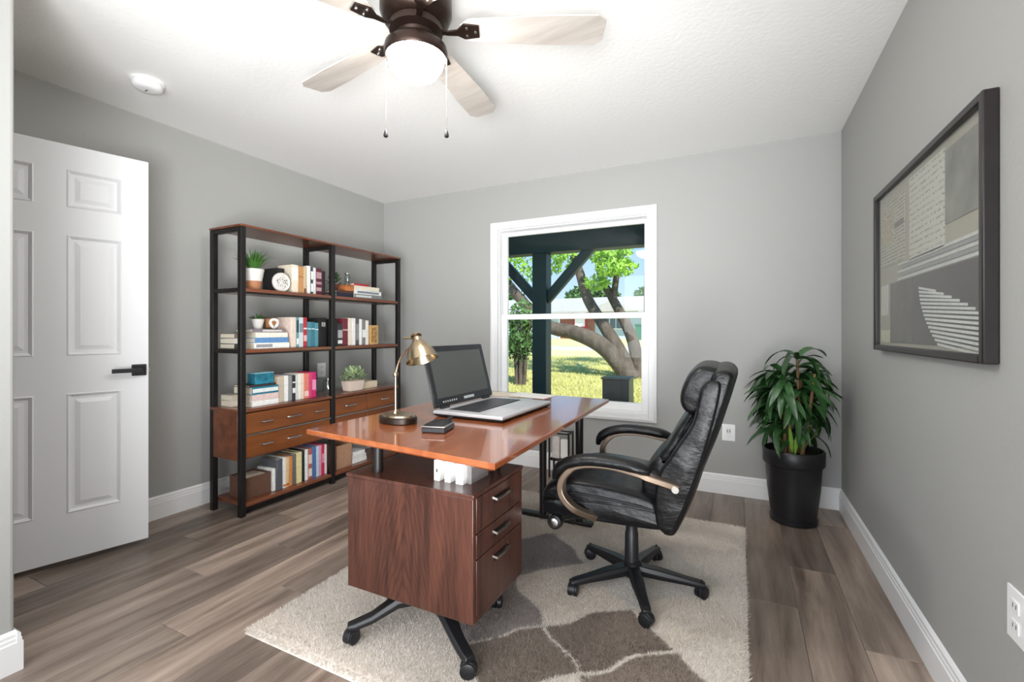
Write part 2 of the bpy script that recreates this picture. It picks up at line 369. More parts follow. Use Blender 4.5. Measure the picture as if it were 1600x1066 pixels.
dloc(MB().box(.708, .732, .012, .05, .934, .956).box(.604, .732, .038, .052, .934, .956)).build('lever_handle', M_blkp, door, bevel=.002)
dloc(MB().box(DW, DW + .010, -.026, -.012, .93, .955)).build('latch', M_chrome, door)
for z in (.25, 1.05, 1.85): dloc(MB().lathe([(.007, z), (.007, z + .09)], (-.004, -.04, 0), 10)).build('hinge', M_blkp, door)

# ------------------------------------------------------------------ bookcase
BX0, BX1 = -3.06, -2.745
bc = thing('bookcase', 'tall walnut bookcase with black metal posts and drawer console by left wall', 'bookcase', (-2.9, 2.53, 0))
ys = [1.806, 2.512, 3.262]; PT = .034
for yy in ys:
    for xx in (BX0, BX1 - PT): MB().box(xx, xx + PT, yy - .0, yy + PT, 0, 1.80).build('post', M_blk, bc, bevel=.003)
for yy in ys:
    for zz in (1.772, 1.395, 1.012): MB().box(BX0 + PT, BX1 - PT, yy + .004, yy + PT - .004, zz, zz + .026).build('side_rail', M_blk, bc, bevel=.002)
for (a, b) in ((ys[0] + PT, ys[1]), (ys[1] + PT, ys[2])):
    for zt in (1.420, 1.037):
        MB().box(BX0 + .002, BX1 - .003, a + .001, b - .001, zt - .022, zt).build('shelf', M_shelf, bc, bevel=.002)
        MB().box(BX1 - .02, BX1 - .006, a, b, zt - .033, zt - .022).build('shelf_rail', M_blk, bc)
    MB().box(BX0 + .002, BX1 - .003, a + .001, b - .001, .055, .078).build('bottom_shelf', M_shelf, bc, bevel=.002)
    MB().box(BX1 - .03, BX1 - .012, a, b, .032, .055).build('bottom_rail', M_blk, bc)
MB().box(BX0 - .004, BX1 + .004, ys[0] - .002, ys[2] + PT + .002, 1.8, 1.814).build('top_shelf', M_shelf, bc, bevel=.003)
cons = MB()
for (a, b) in ((ys[0] + .003, ys[1]), (ys[1] + PT, ys[2] + PT - .003)): cons.box(BX0 + .004, BX1 - PT - .004, a, b, .345, .646)
cons = cons.build('console_body', M_shelf, bc, bevel=.002)
m = MB()
m.box(BX0 + .002, BX1 - PT - .001, ys[0] - .002, ys[2] + PT + .002, .646, .665)
for (a, b) in ((ys[0] + PT, ys[1]), (ys[1] + PT, ys[2])): m.box(BX1 - PT - .001, BX1 + .004, a + .001, b - .001, .646, .665)
m.build('console_top', M_shelf, bc, bevel=.002)
xf = BX1 - .012
def drawer(y0, y1, z0, z1, handles):
    d = MB().box(BX1 - PT - .004, xf, y0, y1, z0, z1).build('drawer', M_drawer, bc, bevel=.002)
    for c, wd in handles:
        MB().tube(smoothpts([(xf - .002, c - wd / 2, (z0 + z1) / 2), (xf + .018, c - wd / 2 + .004, (z0 + z1) / 2), (xf + .02, c, (z0 + z1) / 2), (xf + .018, c + wd / 2 - .004, (z0 + z1) / 2), (xf - .002, c + wd / 2, (z0 + z1) / 2)], 4), .006, 8).build('handle', M_chrome, d)
for z0, z1, hs in ((.505, .636, [(1.985, .075), (2.19, .11), (2.40, .075)]), (.358, .493, [(1.985, .075), (2.19, .11), (2.40, .075)])): drawer(ys[0] + PT + .006, ys[1] - .006, z0, z1, hs)
for z0, z1 in ((.505, .636), (.358, .493)):
    drawer(ys[1] + PT + .006, 2.888, z0, z1, [(2.70, .10)]); drawer(2.896, ys[2] - .006, z0, z1, [(3.09, .085)])
for (a, b) in ((ys[0] + PT, ys[1]), (ys[1] + PT, ys[2])): MB().box(BX1 - PT, xf + .006, a + .002, b - .002, .4945, .5035).build('drawer_divider', M_chrome, bc)

# ------------------------------------------------------------------ books
BC = {}
def cm(c, rough=.55):
    k = tuple(c); 
    if k not in BC: BC[k] = mat('book_cloth_%d' % len(BC), srgb(*c), rough, var=.12, vscale=40)
    return BC[k]
def book(kind, a0, a1, zb, h, c, label, xfr=-2.79, dep=.15, band=None, grp=None, lean=0):
    # standing: thickness a1-a0 along y ; flat: spine of length a1-a0 along y and thickness h. Spine faces the room.
    if kind == 's':
        root = thing('book', label, 'book', (xfr - dep / 2, (a0 + a1) / 2, zb), grp); t = a1 - a0
        m = MB(); ct = min(.003, t * .18); a0 += .0006; a1 -= .0006
        m.box(xfr - .003, xfr, a0, a1, zb, zb + h).box(xfr - dep, xfr - .003, a0, a0 + ct, zb, zb + h).box(xfr - dep, xfr - .003, a1 - ct, a1, zb, zb + h)
        m.build('cover', cm(c), root, bevel=.0012, seg=1)
        MB().box(xfr - dep + .003, xfr - .003, a0 + ct, a1 - ct, zb + .003, zb + h - .004).build('pages', M_page, root)
        if band:
            for (f0, f1, bcx) in band: MB().box(xfr, xfr + .0009, a0 + .0015, a1 - .0015, zb + h * f0, zb + h * f1).build('spine_print', cm(bcx), root)
        if lean: root.rotation_euler = (lean, 0, 0)
    else:
        root = thing('book', label, 'book', (xfr - dep / 2, (a0 + a1) / 2, zb), grp)
        m = MB(); ct = min(.0035, h * .18); zt = zb + h - .0004
        m.box(xfr - .003, xfr, a0, a1, zb, zt).box(xfr - dep, xfr - .003, a0, a1, zb, zb + ct).box(xfr - dep, xfr - .003, a0, a1, zt - ct, zt)
        m.build('cover', cm(c), root, bevel=.0012, seg=1)
        MB().box(xfr - dep + .003, xfr - .003, a0 + .003, a1 - .003, zb + ct, zt - ct).build('pages', M_page, root)
        if band:
            for (f0, f1, bcx) in band: MB().box(xfr, xfr + .0009, a0 + (a1 - a0) * f0, a0 + (a1 - a0) * f1, zb + h * .25, zb + h * .75).build('spine_print', cm(bcx), root)
    return root
CR, WH, GY, DK, BK = (228, 216, 196), (232, 232, 228), (150, 150, 150), (62, 60, 62), (28, 27, 28)
g1 = 'upright books on the upper left shelf'; Z = 1.4205
book('s', 2.145, 2.205, Z, .170, BK, 'broad black book behind the round white plaque on upper left shelf', -2.87, .15, grp=g1)
for a, b, h, c, lb, bd in [
    (2.212, 2.262, .198, CR, 'cream book with a pale spine block next to the broad black book', [(.45, .9, (244, 240, 226))]),
    (2.264, 2.306, .194, (190, 140, 92), 'tan book beside the cream one on upper left shelf', [(.6, .62, (120, 70, 40))]),
    (2.308, 2.330, .192, (206, 180, 140), 'thin sand-coloured book with brown foot on upper left shelf', [(.02, .2, (120, 70, 45))]),
    (2.340, 2.366, .205, WH, 'plain white book upright left of the black and white spine', None),
    (2.368, 2.390, .198, (70, 70, 74), 'slim charcoal book with white print on upper left shelf', [(.1, .4, WH), (.55, .85, WH)]),
    (2.392, 2.414, .198, (220, 220, 220), 'pale grey slim book left of the maroon spine on upper shelf', None),
    (2.416, 2.466, .196, (92, 36, 52), 'maroon book with ornate pale spine print on upper left shelf', [(.15, .28, (180, 150, 150)), (.4, .5, (170, 130, 136)), (.62, .86, (176, 140, 144))]),
    (2.468, 2.500, .182, (48, 40, 44), 'dark book against the middle post on upper left shelf', None)]:
    book('s', a, b, Z, h, c, lb, -2.80, .15, bd, g1)
g2 = 'stacked books on the upper right shelf'
book('f', 2.60, 2.775, Z, .030, (30, 34, 52), 'navy book lying under the orange box on upper right shelf', -2.79, .17, None, g2)
book('f', 2.60, 2.775, Z + .030, .022, (70, 44, 38), 'brown book lying on the navy one on upper right shelf', -2.79, .17, None, g2)
book('f', 2.778, 3.10, Z, .036, (120, 124, 124), 'grey-green book at the bottom of the upper right stack', -2.785, .19, [(.05, .6, (200, 204, 200))], g2)
book('f', 2.785, 3.095, Z + .036, .034, (226, 226, 222), 'white book second from bottom in the upper right stack', -2.79, .19, [(.1, .9, (120, 130, 140))], g2)
book('f', 2.79, 3.07, Z + .070, .034, (222, 214, 196), 'cream book under the red one in the upper right stack', -2.79, .18, None, g2)
book('f', 2.79, 2.96, Z + .104, .018, (168, 48, 54), 'thin red book on top of the upper right stack', -2.80, .15, None, g2)
# second shelf
Z = 1.0375; g3 = 'books lying on the middle left shelf'
book('f', 1.846, 1.915, Z, .034, (70, 66, 66), 'small dark book at the bottom of the short stack on middle shelf', -2.87, .15, None, g3)
book('f', 1.846, 1.915, Z + .034, .034, (206, 204, 200), 'small pale book in the middle of the short middle-shelf stack', -2.87, .15, None, g3)
book('f', 1.846, 1.915, Z + .068, .032, (120, 110, 100), 'small taupe book topping the short stack on middle shelf', -2.87, .15, None, g3)
book('f', 1.92, 2.18, Z, .038, (236, 234, 228), 'large white book with tiny print at bottom of the middle-shelf pile', -2.785, .19, [(.06, .5, (150, 150, 156))], g3)
book('f', 1.93, 2.175, Z + .038, .034, (96, 140, 190), 'blue book in the pile on the middle left shelf', -2.79, .19, None, g3)
book('f', 1.935, 2.17, Z + .072, .034, (232, 228, 216), 'off-white book above the blue one on middle left shelf', -2.79, .19, None, g3)
book('f', 1.92, 2.155, Z + .106, .022, (130, 122, 128), 'thin mauve-grey book topping the middle shelf pile', -2.80, .17, [(.3, .9, (210, 206, 204))], g3)
g4 = 'upright books on the middle left shelf'
for a, b, h, c, lb, bd in [
    (2.200, 2.240, .212, (226, 208, 196), 'pale pink-cream book at the left of the middle shelf row', None),
    (2.242, 2.264, .212, (110, 150, 150), 'slim teal-patterned book right of the pale pink-cream one', [(.1, .3, WH), (.5, .9, (40, 70, 80))]),
    (2.266, 2.300, .212, (196, 212, 216), 'pale blue book left of the red one on middle shelf', [(.5, .8, (120, 140, 150))]),
    (2.302, 2.332, .213, (176, 50, 60), 'red book in the middle left shelf row', [(.2, .4, (226, 180, 180)), (.6, .65, (240, 220, 220))]),
    (2.336, 2.368, .182, (70, 130, 144), 'first teal book after the red one on middle shelf', [(.7, .74, (200, 220, 220))]),
    (2.369, 2.400, .182, (60, 116, 132), 'middle teal book of three on middle left shelf', [(.7, .74, (200, 220, 220))]),
    (2.401, 2.432, .176, (84, 138, 150), 'last teal book beside the thick black volume', [(.7, .74, (200, 220, 220))])]:
    book('s', a, b, Z, h, c, lb, -2.795, .15, bd, g4)
bk = book('s', 2.434, 2.508, Z, .214, BK, 'thick black volume with white square monogram against the middle post', -2.795, .16, None, g4)
m = MB(); yc, zc = 2.478, Z + .165; q = .015; t = .0022; x0, x1 = -2.795, -2.794
m.box(x0, x1, yc - q, yc + q, zc + q - t, zc + q).box(x0, x1, yc - q, yc + q, zc - q, zc - q + t).box(x0, x1, yc - q, yc - q + t, zc - q, zc + q).box(x0, x1, yc + q - t, yc + q, zc - q, zc + q)
m.box(x0, x1, yc - .008, yc - .0055, zc - .008, zc + .008).box(x0, x1, yc - .008, yc - .001, zc - .008, zc - .0055).box(x0, x1, yc + .0005, yc + .010, zc + .0055, zc + .008).box(x0, x1, yc + .004, yc + .0065, zc - .008, zc + .008)
m.build('monogram', M_white, bk)
g5 = 'upright books on the middle right shelf'
for a, b, h, c, lb, bd in [
    (2.560, 2.612, .208, (40, 38, 40), 'black book just right of the middle post on middle shelf', None),
    (2.615, 2.664, .176, (52, 52, 56), 'dark book with white spine print on middle right shelf', [(.1, .25, WH), (.35, .7, (170, 170, 170))]),
    (2.666, 2.720, .216, (110, 42, 50), 'maroon book on the middle right shelf', [(.55, .6, (200, 170, 160))]),
    (2.722, 2.762, .220, (226, 214, 200), 'tall cream book right of the maroon one on middle right shelf', None),
    (2.764, 2.800, .220, (236, 232, 226), 'tall white book between the tall cream and charcoal ones on middle right shelf', None),
    (2.802, 2.840, .216, (88, 88, 92), 'charcoal book in the middle of the middle right shelf row', [(.2, .8, (140, 140, 144))]),
    (2.842, 2.872, .214, (238, 236, 232), 'white book right of the charcoal one on middle right shelf', None),
    (2.874, 2.912, .210, (130, 126, 124), 'grey book near the right end of middle right shelf row', [(.3, .6, WH)]),
    (2.914, 2.948, .204, (232, 228, 220), 'off-white book next to the carved wooden block', None)]:
    book('s', a, b, Z, h, c, lb, -2.795, .15, bd, g5)
blk = thing('carved_block', 'tan wooden block with carved letter-like marks at the row end', 'ornament', (-2.83, 3.01, Z))
MB().box(-2.86, -2.79, 2.965, 3.06, Z, Z + .165).build('block', mat('pale_carved_wood', srgb(196, 156, 100), .6, var=.15, vscale=30), blk, bevel=.003)
m = MB()
for i in range(4):
    for j in range(2):
        yy, zz = 2.98 + j * .034, Z + .022 + i * .033
        m.box(-2.79, -2.788, yy, yy + .006, zz, zz + .024).box(-2.79, -2.788, yy, yy + .022, zz + .0, zz + .005)
        if (i + j) % 2: m.box(-2.79, -2.788, yy + .016, yy + .022, zz, zz + .024)
        else: m.box(-2.79, -2.788, yy, yy + .022, zz + .018, zz + .024)
m.build('carving', cm((122, 84, 44)), blk)
# console
Z = .6655; g6 = 'books lying on the console'
book('f', 1.850, 1.905, Z, .040, (214, 204, 186), 'short cream book at the bottom left of the console stack', -2.90, .12, None, g6)
book('f', 1.850, 1.905, Z + .040, .036, (196, 184, 166), 'short beige book over the short cream one on console', -2.90, .12, None, g6)
book('f', 1.91, 2.100, Z, .036, (238, 236, 232), 'white book at the bottom of the console stack', -2.79, .19, None, g6)
book('f', 1.91, 2.099, Z + .036, .040, (222, 198, 192), 'pale pink book in the console stack', -2.79, .19, None, g6)
book('f', 1.91, 2.099, Z + .076, .050, (40, 118, 140), 'thick teal book on the console stack', -2.79, .19, [(.02, .98, (224, 228, 226))], g6)
book('f', 1.90, 2.085, Z + .126, .012, (66, 48, 44), 'thin dark brown book below the small teal box', -2.80, .16, None, g6)
bx = thing('keepsake_box', 'small teal painted box with pale lid rim on the console books', 'box', (-2.85, 2.0, Z + .138))
MB().box(-2.89, -2.81, 1.945, 2.078, Z + .138, Z + .208).build('box_body', mat('teal_marbled', srgb(36, 118, 140), .3, var=.6, vscale=28), bx, bevel=.003)
MB().box(-2.892, -2.808, 1.943, 2.080, Z + .208, Z + .214).build('lid', cm((150, 196, 206)), bx, bevel=.002)
g7 = 'upright books on the console'
for a, b, h, c, lb, bd in [
    (2.102, 2.150, .178, (196, 180, 160), 'beige book just right of the teal box on console', None),
    (2.152, 2.182, .180, WH, 'first white book of the console row, right of beige one', None),
    (2.184, 2.212, .178, (140, 140, 140), 'grey book in the console row', None),
    (2.214, 2.240, .176, (46, 46, 48), 'black book with white bands in the console row', [(.3, .5, WH), (.7, .75, WH)]),
    (2.242, 2.262, .180, (206, 206, 204), 'light grey slim book right of the black one on console', None),
    (2.264, 2.286, .184, (236, 230, 220), 'slim off-white book left of the cream one on console', None),
    (2.288, 2.310, .184, (226, 206, 186), 'slim cream book beside the coral one on console', None),
    (2.312, 2.352, .182, (222, 128, 112), 'coral book beside the magenta one on console', [(.1, .3, (240, 200, 190))]),
    (2.354, 2.378, .184, (206, 70, 110), 'slim rose book between the coral and magenta ones', None),
    (2.380, 2.416, .186, (200, 40, 106), 'magenta book at the right end of the console row', [(.3, .7, (236, 150, 186))])]:
    book('s', a, b, Z, h, c, lb, -2.80, .15, bd, g7)
book('f', 2.90, 3.10, Z, .058, (226, 208, 180), 'thick cream book lying beside the white succulent trough', -2.84, .14, None, None)
# small round dark camera gadget on stand
gz = thing('webcam', 'small round black webcam on a stubby foot on the console', 'webcam', (-2.88, 2.452, Z))
MB().lathe([(.022, Z), (.022, Z + .006), (.008, Z + .012), (.007, Z + .12)], (-2.88, 2.452, 0), 16).build('foot', M_blkp, gz)
MB().lathe([(.008, -.03), (.022, -.026), (.026, -.01), (.026, .012), (.02, .022)], (-2.87, 2.452, Z + .142), 18, axis='x').build('body', M_blkp, gz)
MB().lathe([(.012, .022), (.012, .025), (.008, .026)], (-2.87, 2.452, Z + .142), 16, axis='x').build('lens', M_chrome, gz)
jr = thing('glass_jar', 'clear glass jar standing behind the middle post on console', 'jar', (-2.89, 2.61, Z))
MB().lathe([(.03, Z + .001), (.042, Z + .004), (.046, Z + .03), (.043, Z + .085), (.036, Z + .105), (.036, Z + .118), (.033, Z + .118), (.033, Z + .105), (.040, Z + .084), (.042, Z + .03), (.038, Z + .008), (.0, Z + .006)], (-2.89, 2.61, 0), 24, cap=False).build('glass', M_jar, jr)
MB().lathe([(.037, Z + .098), (.0395, Z + .10), (.0395, Z + .106), (.037, Z + .108)], (-2.89, 2.61, 0), 24).build('neck_ring', M_jar, jr)
# bottom shelf
Z = .0785; g8 = 'books on the bottom left shelf'
def bigbook(a0, a1, h, c, label, xfr, dep, edge=WH):
    book('s', a0, a1, Z, h, c, label, xfr, dep, [(.02, .98, edge)] if edge else None, g8)
fb = thing('file_box', 'squat brown file box with open top at the left of bottom shelf', 'box', (-2.9, 1.97, Z))
MB().box(-2.98, -2.81, 1.885, 2.055, Z, Z + .006).build('base', cm((96, 66, 52)), fb)
for a in ((-2.98, -2.974, 1.885, 2.055), (-2.816, -2.81, 1.885, 2.055), (-2.974, -2.816, 1.885, 1.891), (-2.974, -2.816, 2.049, 2.055)): MB().box(*a, Z + .006, Z + .135).build('side', cm((100, 70, 56)), fb)
MB().box(-2.97, -2.82, 1.895, 2.045, Z + .007, Z + .125).build('papers', M_page, fb)
book('s', 2.064, 2.084, Z, .150, WH, 'short white book next to the brown file box on bottom shelf', -2.80, .16, None, g8)
for a, b, h, c, lb, bd in [
    (2.086, 2.130, .205, (88, 90, 96), 'wide grey book right of the short white one on bottom shelf', None),
    (2.132, 2.156, .208, WH, 'white book left of the orange one on bottom shelf', [(.05, .12, (200, 120, 60))]),
    (2.158, 2.180, .204, (226, 190, 140), 'pale orange book on the bottom shelf', [(.05, .12, (180, 90, 40))]),
    (2.182, 2.206, .204, (206, 140, 80), 'orange-tan book on the bottom shelf', None),
    (2.208, 2.238, .212, (110, 104, 98), 'grey book between the orange-tan and yellow ones on bottom shelf', None),
    (2.240, 2.284, .216, (226, 212, 156), 'cream-yellow book on the bottom shelf', None),
    (2.286, 2.308, .222, (34, 34, 36), 'black book right of the yellow one on bottom shelf', None),
    (2.310, 2.336, .220, (232, 232, 228), 'white book left of the red-patterned one on bottom shelf', None),
    (2.338, 2.372, .222, (170, 96, 90), 'red and cream patterned book on the bottom shelf', [(.1, .35, (230, 210, 200)), (.5, .8, (226, 200, 190))]),
    (2.374, 2.408, .226, (78, 112, 158), 'blue book left of the pale blue one on bottom shelf', None),
    (2.410, 2.434, .222, (186, 206, 226), 'pale blue book on the bottom shelf', None),
    (2.436, 2.456, .224, (222, 150, 170), 'pale pink book on the bottom shelf', None),
    (2.458, 2.484, .226, (190, 50, 84), 'crimson book on the bottom shelf', [(.4, .7, (230, 150, 170))]),
    (2.486, 2.506, .220, (236, 220, 222), 'near-white book against the middle post on bottom shelf', None)]:
    book('s', a, b, Z, h, c, lb, -2.79, .16, bd, g8)
wb = thing('wooden_crate', 'pale brown wooden box on the bottom right shelf', 'box', (-2.87, 2.68, Z))
MB().box(-2.96, -2.79, 2.60, 2.755, Z, Z + .012).build('base', cm((168, 128, 100)), wb)
for a in ((-2.96, -2.948, 2.60, 2.755), (-2.802, -2.79, 2.60, 2.755), (-2.948, -2.802, 2.60, 2.612), (-2.948, -2.802, 2.743, 2.755)): MB().box(*a, Z + .012, Z + .18).build('side', cm((176, 136, 108)), wb, bevel=.002)
for i, (a, b, c) in enumerate(((2.77, 2.93, (236, 234, 230)), (2.775, 2.925, (226, 224, 218)), (2.78, 2.91, (240, 238, 236)))):
    book('f', a, b, Z + i * .03, .03, c, ['white book at the bottom of the pile beside the wooden crate', 'ivory book in the middle of the pile beside the wooden crate', 'white book on top of the pile beside the wooden crate'][i], -2.80, .17, None, 'books lying on the bottom right shelf')

# ------------------------------------------------------------------ leaf helpers, shelf plants and ornaments
def leafmesh(mb, base, dirv, L, W, droop, up=(0, 0, 1), n=5, fold=.25):
    d = Vector(dirv).normalized(); b = Vector(base); side = d.cross(Vector(up))
    if side.length < 1e-3: side = Vector((1, 0, 0))
    side.normalize(); c = []; p = b.copy(); dd = d.copy()
    for i in range(n + 1):
        t = i / n; wd = W * (math.sin(math.pi * min(1, (t * .92 + .08))) ** .7) * .5 if i < n else 0
        nrm = side.cross(dd).normalized()
        c.append((p + side * wd + nrm * wd * fold, p.copy(), p - side * wd + nrm * wd * fold))
        p = p + dd * (L / n); dd = (dd + Vector((0, 0, -droop / n))).normalized()
    vs = [q for r in c for q in r]; fs = []
    for i in range(n):
        a = i * 3; fs += [(a, a + 1, a + 4, a + 3), (a + 1, a + 2, a + 5, a + 4)]
    mb.add(vs, fs)
M_leafA = mat('grass_leaf', srgb(74, 120, 54), .45, var=.35, vscale=30)
M_leafB = mat('pale_succulent', srgb(176, 196, 150), .5, var=.25, vscale=40)
M_leafC = mat('dark_succulent', srgb(70, 104, 58), .5, var=.3, vscale=40)
M_terra = mat('terracotta', srgb(176, 120, 84), .7); M_potw = mat('white_ceramic', srgb(222, 218, 212), .35); M_soil = mat('potting_soil', srgb(56, 42, 32), .9)
def potplant(name, label, c, zb, r0, r1, h, pm, leaves, lm, two=None, ribs=0):
    t = thing(name, label, 'plant', (c[0], c[1], zb)); n = 24
    if two:
        hs = h * two[1]; rm = r0 + (r1 - r0) * two[1]
        MB().lathe([(r0 * .9, zb), (r0, zb + .004), (rm, zb + hs)], (c[0], c[1], 0), n).build('pot_foot', two[0], t)
        MB().lathe([(rm, zb + hs), (r1, zb + h), (r1 - .006, zb + h), (r1 - .008, zb + h - .012)], (c[0], c[1], 0), n).build('pot', pm, t)
    else:
        MB().lathe([(r0 * .9, zb), (r0, zb + .003), (r1, zb + h), (r1 - .004, zb + h), (r1 - .006, zb + h - .01)], (c[0], c[1], 0), n).build('pot', pm, t)
    MB().lathe([(.001, zb + h - .012), (r1 - .007, zb + h - .012)], (c[0], c[1], 0), n, cap=False).build('soil', M_soil, t)
    leaves((c[0], c[1], zb + h - .012)).build('leaves', lm, t, kind='stuff', fix=False)
    return t
rnd = random.Random(3)
def spiky(n, L, W, spread, droop, r):
    def f(c):
        m = MB()
        for i in range(n):
            a = rnd.uniform(0, 2 * math.pi); s = rnd.random() ** .6 * spread
            leafmesh(m, (c[0] + r * s * math.cos(a) * .8, c[1] + r * s * math.sin(a) * .8, c[2]), (math.cos(a) * s, math.sin(a) * s, 1), L * rnd.uniform(.7, 1.1), W, droop)
        return m
    return f
def bushy(n, L, W, rx, ry, h):
    def f(c):
        m = MB()
        for i in range(n):
            a = rnd.uniform(0, 2 * math.pi); e = rnd.uniform(.1, 1.45); q = rnd.uniform(.6, 1)
            d = (math.cos(a) * math.cos(e), math.sin(a) * math.cos(e), math.sin(e))
            p = (c[0] + rx * d[0] * q, c[1] + ry * d[1] * q, c[2] + h * d[2] * q * .9 + .004)
            leafmesh(m, p, (d[0] + rnd.uniform(-.5, .5), d[1] + rnd.uniform(-.5, .5), d[2] + .2), L * rnd.uniform(.7, 1.2), W, .4, n=3)
        return m
    return f
potplant('potted_grass', 'spiky green grass plant in grey-white pot with terracotta foot, top left shelf', (-2.845, 1.955), 1.4205, .042, .066, .135, M_potw, spiky(80, .15, .010, .75, .9, .045), M_leafA, (M_terra, .42))
potplant('potted_succulent', 'small dark green succulent in white cup on the stacked books, middle shelf', (-2.87, 2.005), 1.1665, .026, .04, .065, M_potw, spiky(46, .055, .011, 1.0, .9, .03), M_leafC)
potplant('potted_herb', 'leafy green herb in small brown pot on upper right shelf', (-2.88, 2.66), 1.4735, .026, .036, .05, mat('brown_pot', srgb(120, 64, 50), .5), bushy(90, .035, .018, .045, .05, .1), M_leafC)
Z = 1.1665
orn = thing('knot_ornament', 'white ceramic ring knot ornament beside the small succulent', 'ornament', (-2.81, 2.085, Z))
pts = [(-2.81 + .006 * math.sin(2 * a), 2.080 + .026 * math.cos(a), Z + .037 + .027 * math.sin(a)) for a in [2 * math.pi * i / 24 for i in range(24)]]
m = MB(); rs = []
for i, p in enumerate(pts):
    a = 2 * math.pi * i / 24
    rs.append([(p[0] + .010 * math.cos(b), p[1] + .010 * math.sin(b) * math.cos(a), p[2] + .010 * math.sin(b) * math.sin(a)) for b in [2 * math.pi * k / 10 for k in range(10)]])
m.rings(rs, closed=True).build('ring', M_potw, orn); 
bxo = thing('photo_frame', 'small brown wooden picture frame standing behind the white knot ornament', 'frame', (-2.93, 2.145, 1.0375))
MB().box(-2.945, -2.93, 2.096, 2.192, 1.1667, 1.248).build('frame', cm((110, 78, 52)), bxo, bevel=.002)
MB().box(-2.93, -2.928, 2.106, 2.182, 1.177, 1.237).build('picture', cm((190, 136, 84)), bxo)
bxo.location.z = 1.0375
pl = thing('round_plaque', 'round white plaque with a dark leaf relief on the upper left shelf', 'plaque', (-2.80, 2.127, 1.4205))
RZ = 1.4205 + .0645
MB().lathe([(.060, -.012), (.0645, -.008), (.0645, .008), (.060, .012), (.056, .012), (.054, .008)], (-2.80, 2.127, RZ), 32, axis='x').build('disc', M_potw, pl)
m = MB()
for i in range(46):
    a = rnd.uniform(0, 6.28); r = .042 * rnd.random() ** .5; y, z = 2.127 + r * math.cos(a), RZ + r * math.sin(a); b = rnd.uniform(0, 6.28)
    m.tube([(-2.7915, y, z), (-2.790, y + .004 * math.cos(b), z + .004 * math.sin(b)), (-2.7915, y + .009 * math.cos(b), z + .009 * math.sin(b))], [.0006, .0018, .0006], 5)
m.build('leaf_relief', cm((70, 64, 62)), pl)
ob = thing('wooden_tray_box', 'small orange wooden box on the dark stacked books, upper right shelf', 'box', (-2.83, 2.74, 1.4735))
MB().box(-2.87, -2.795, 2.70, 2.783, 1.4735, 1.515).build('box_body', cm((184, 112, 62)), ob, bevel=.002)
MB().box(-2.872, -2.793, 2.698, 2.785, 1.515, 1.520).build('lid', cm((168, 96, 54)), ob, bevel=.001)
jr = thing('glass_jar', 'slim clear glass jar on the orange wooden box, upper right shelf', 'jar', (-2.835, 2.752, 1.5205))
Z = 1.5205
MB().lathe([(.018, Z), (.024, Z + .003), (.025, Z + .06), (.019, Z + .082), (.021, Z + .092), (.018, Z + .092), (.016, Z + .082), (.022, Z + .058), (.021, Z + .006), (.0, Z + .005)], (-2.835, 2.752, 0), 20, cap=False).build('glass', M_jar, jr)
MB().lathe([(.021, Z + .088), (.023, Z + .09), (.023, Z + .098), (.0, Z + .1)], (-2.835, 2.752, 0), 20).build('stopper', M_chrome, jr)
Z = .6655
tr = thing('succulent_trough', 'white oblong trough of pale green succulents on the console', 'plant', (-2.83, 2.81, Z))
m = MB(); q = lambda d, z: [(-2.865 - d, 2.735 - d, z), (-2.79 + d, 2.735 - d, z), (-2.79 + d, 2.875 + d, z), (-2.865 - d, 2.875 + d, z)]
m.rings([q(-.006, Z), q(0, Z + .004), q(.012, Z + .085), q(.008, Z + .085), q(.006, Z + .074)]).build('trough', mat('blush_ceramic', srgb(226, 206, 192), .4), tr, bevel=.003)
bushy(330, .034, .016, .065, .14, .12)((-2.828, 2.81, Z + .07)).build('succulents', M_leafB, tr, kind='stuff', fix=False)

# ------------------------------------------------------------------ wall plates
def outlet(name, label, c, n, kind='duplex', w_=.075, h_=.118):
    t = thing(name, label, 'outlet', c); nx, ny = n
    def P(u0, u1, z0, z1, d0, d1):
        m = MB()
        if nx: x0, x1 = sorted((c[0] + nx * d0, c[0] + nx * d1)); m.box(x0, x1, c[1] + u0, c[1] + u1, c[2] + z0, c[2] + z1)
        else: y0, y1 = sorted((c[1] + ny * d0, c[1] + ny * d1)); m.box(c[0] + u0, c[0] + u1, y0, y1, c[2] + z0, c[2] + z1)
        return m
    P(-w_ / 2, w_ / 2, -h_ / 2, h_ / 2, 0, .006).build('plate', M_vinyl, t, bevel=.002)
    if kind == 'duplex':
        for zc in (-.027, .020):
            P(-.017, .017, zc - .011, zc + .018, .006, .009).build('socket', M_trim, t, bevel=.002)
            for u in (-.007, .007): P(u - .0012, u + .0012, zc, zc + .01, .009, .0094).build('slot', M_blkp, t)
    else:
        P(-.017, .017, -.033, .033, .006, .0075).build('insert', M_trim, t, bevel=.001)
        P(-.011, -.004, .0, .022, .0075, .009).build('port', mat('grey_port', srgb(150, 148, 146), .5), t)
        P(.004, .011, .0, .022, .0075, .009).build('port', MATS['grey_port'], t)
    return t
outlet('wall_outlet', 'white wall plate with two small ports on back wall behind leather chair', (-.067, YB, .436), (0, -1), 'port', .085, .118)
outlet('wall_outlet', 'white duplex outlet low on the right wall at the picture edge', (XR, 1.497, .478), (-1, 0), 'duplex', .085, .125)
outlet('wall_outlet', 'white outlet on left wall seen through the bookcase above console', (XL, 2.823, .82), (1, 0), 'duplex', .085, .12)

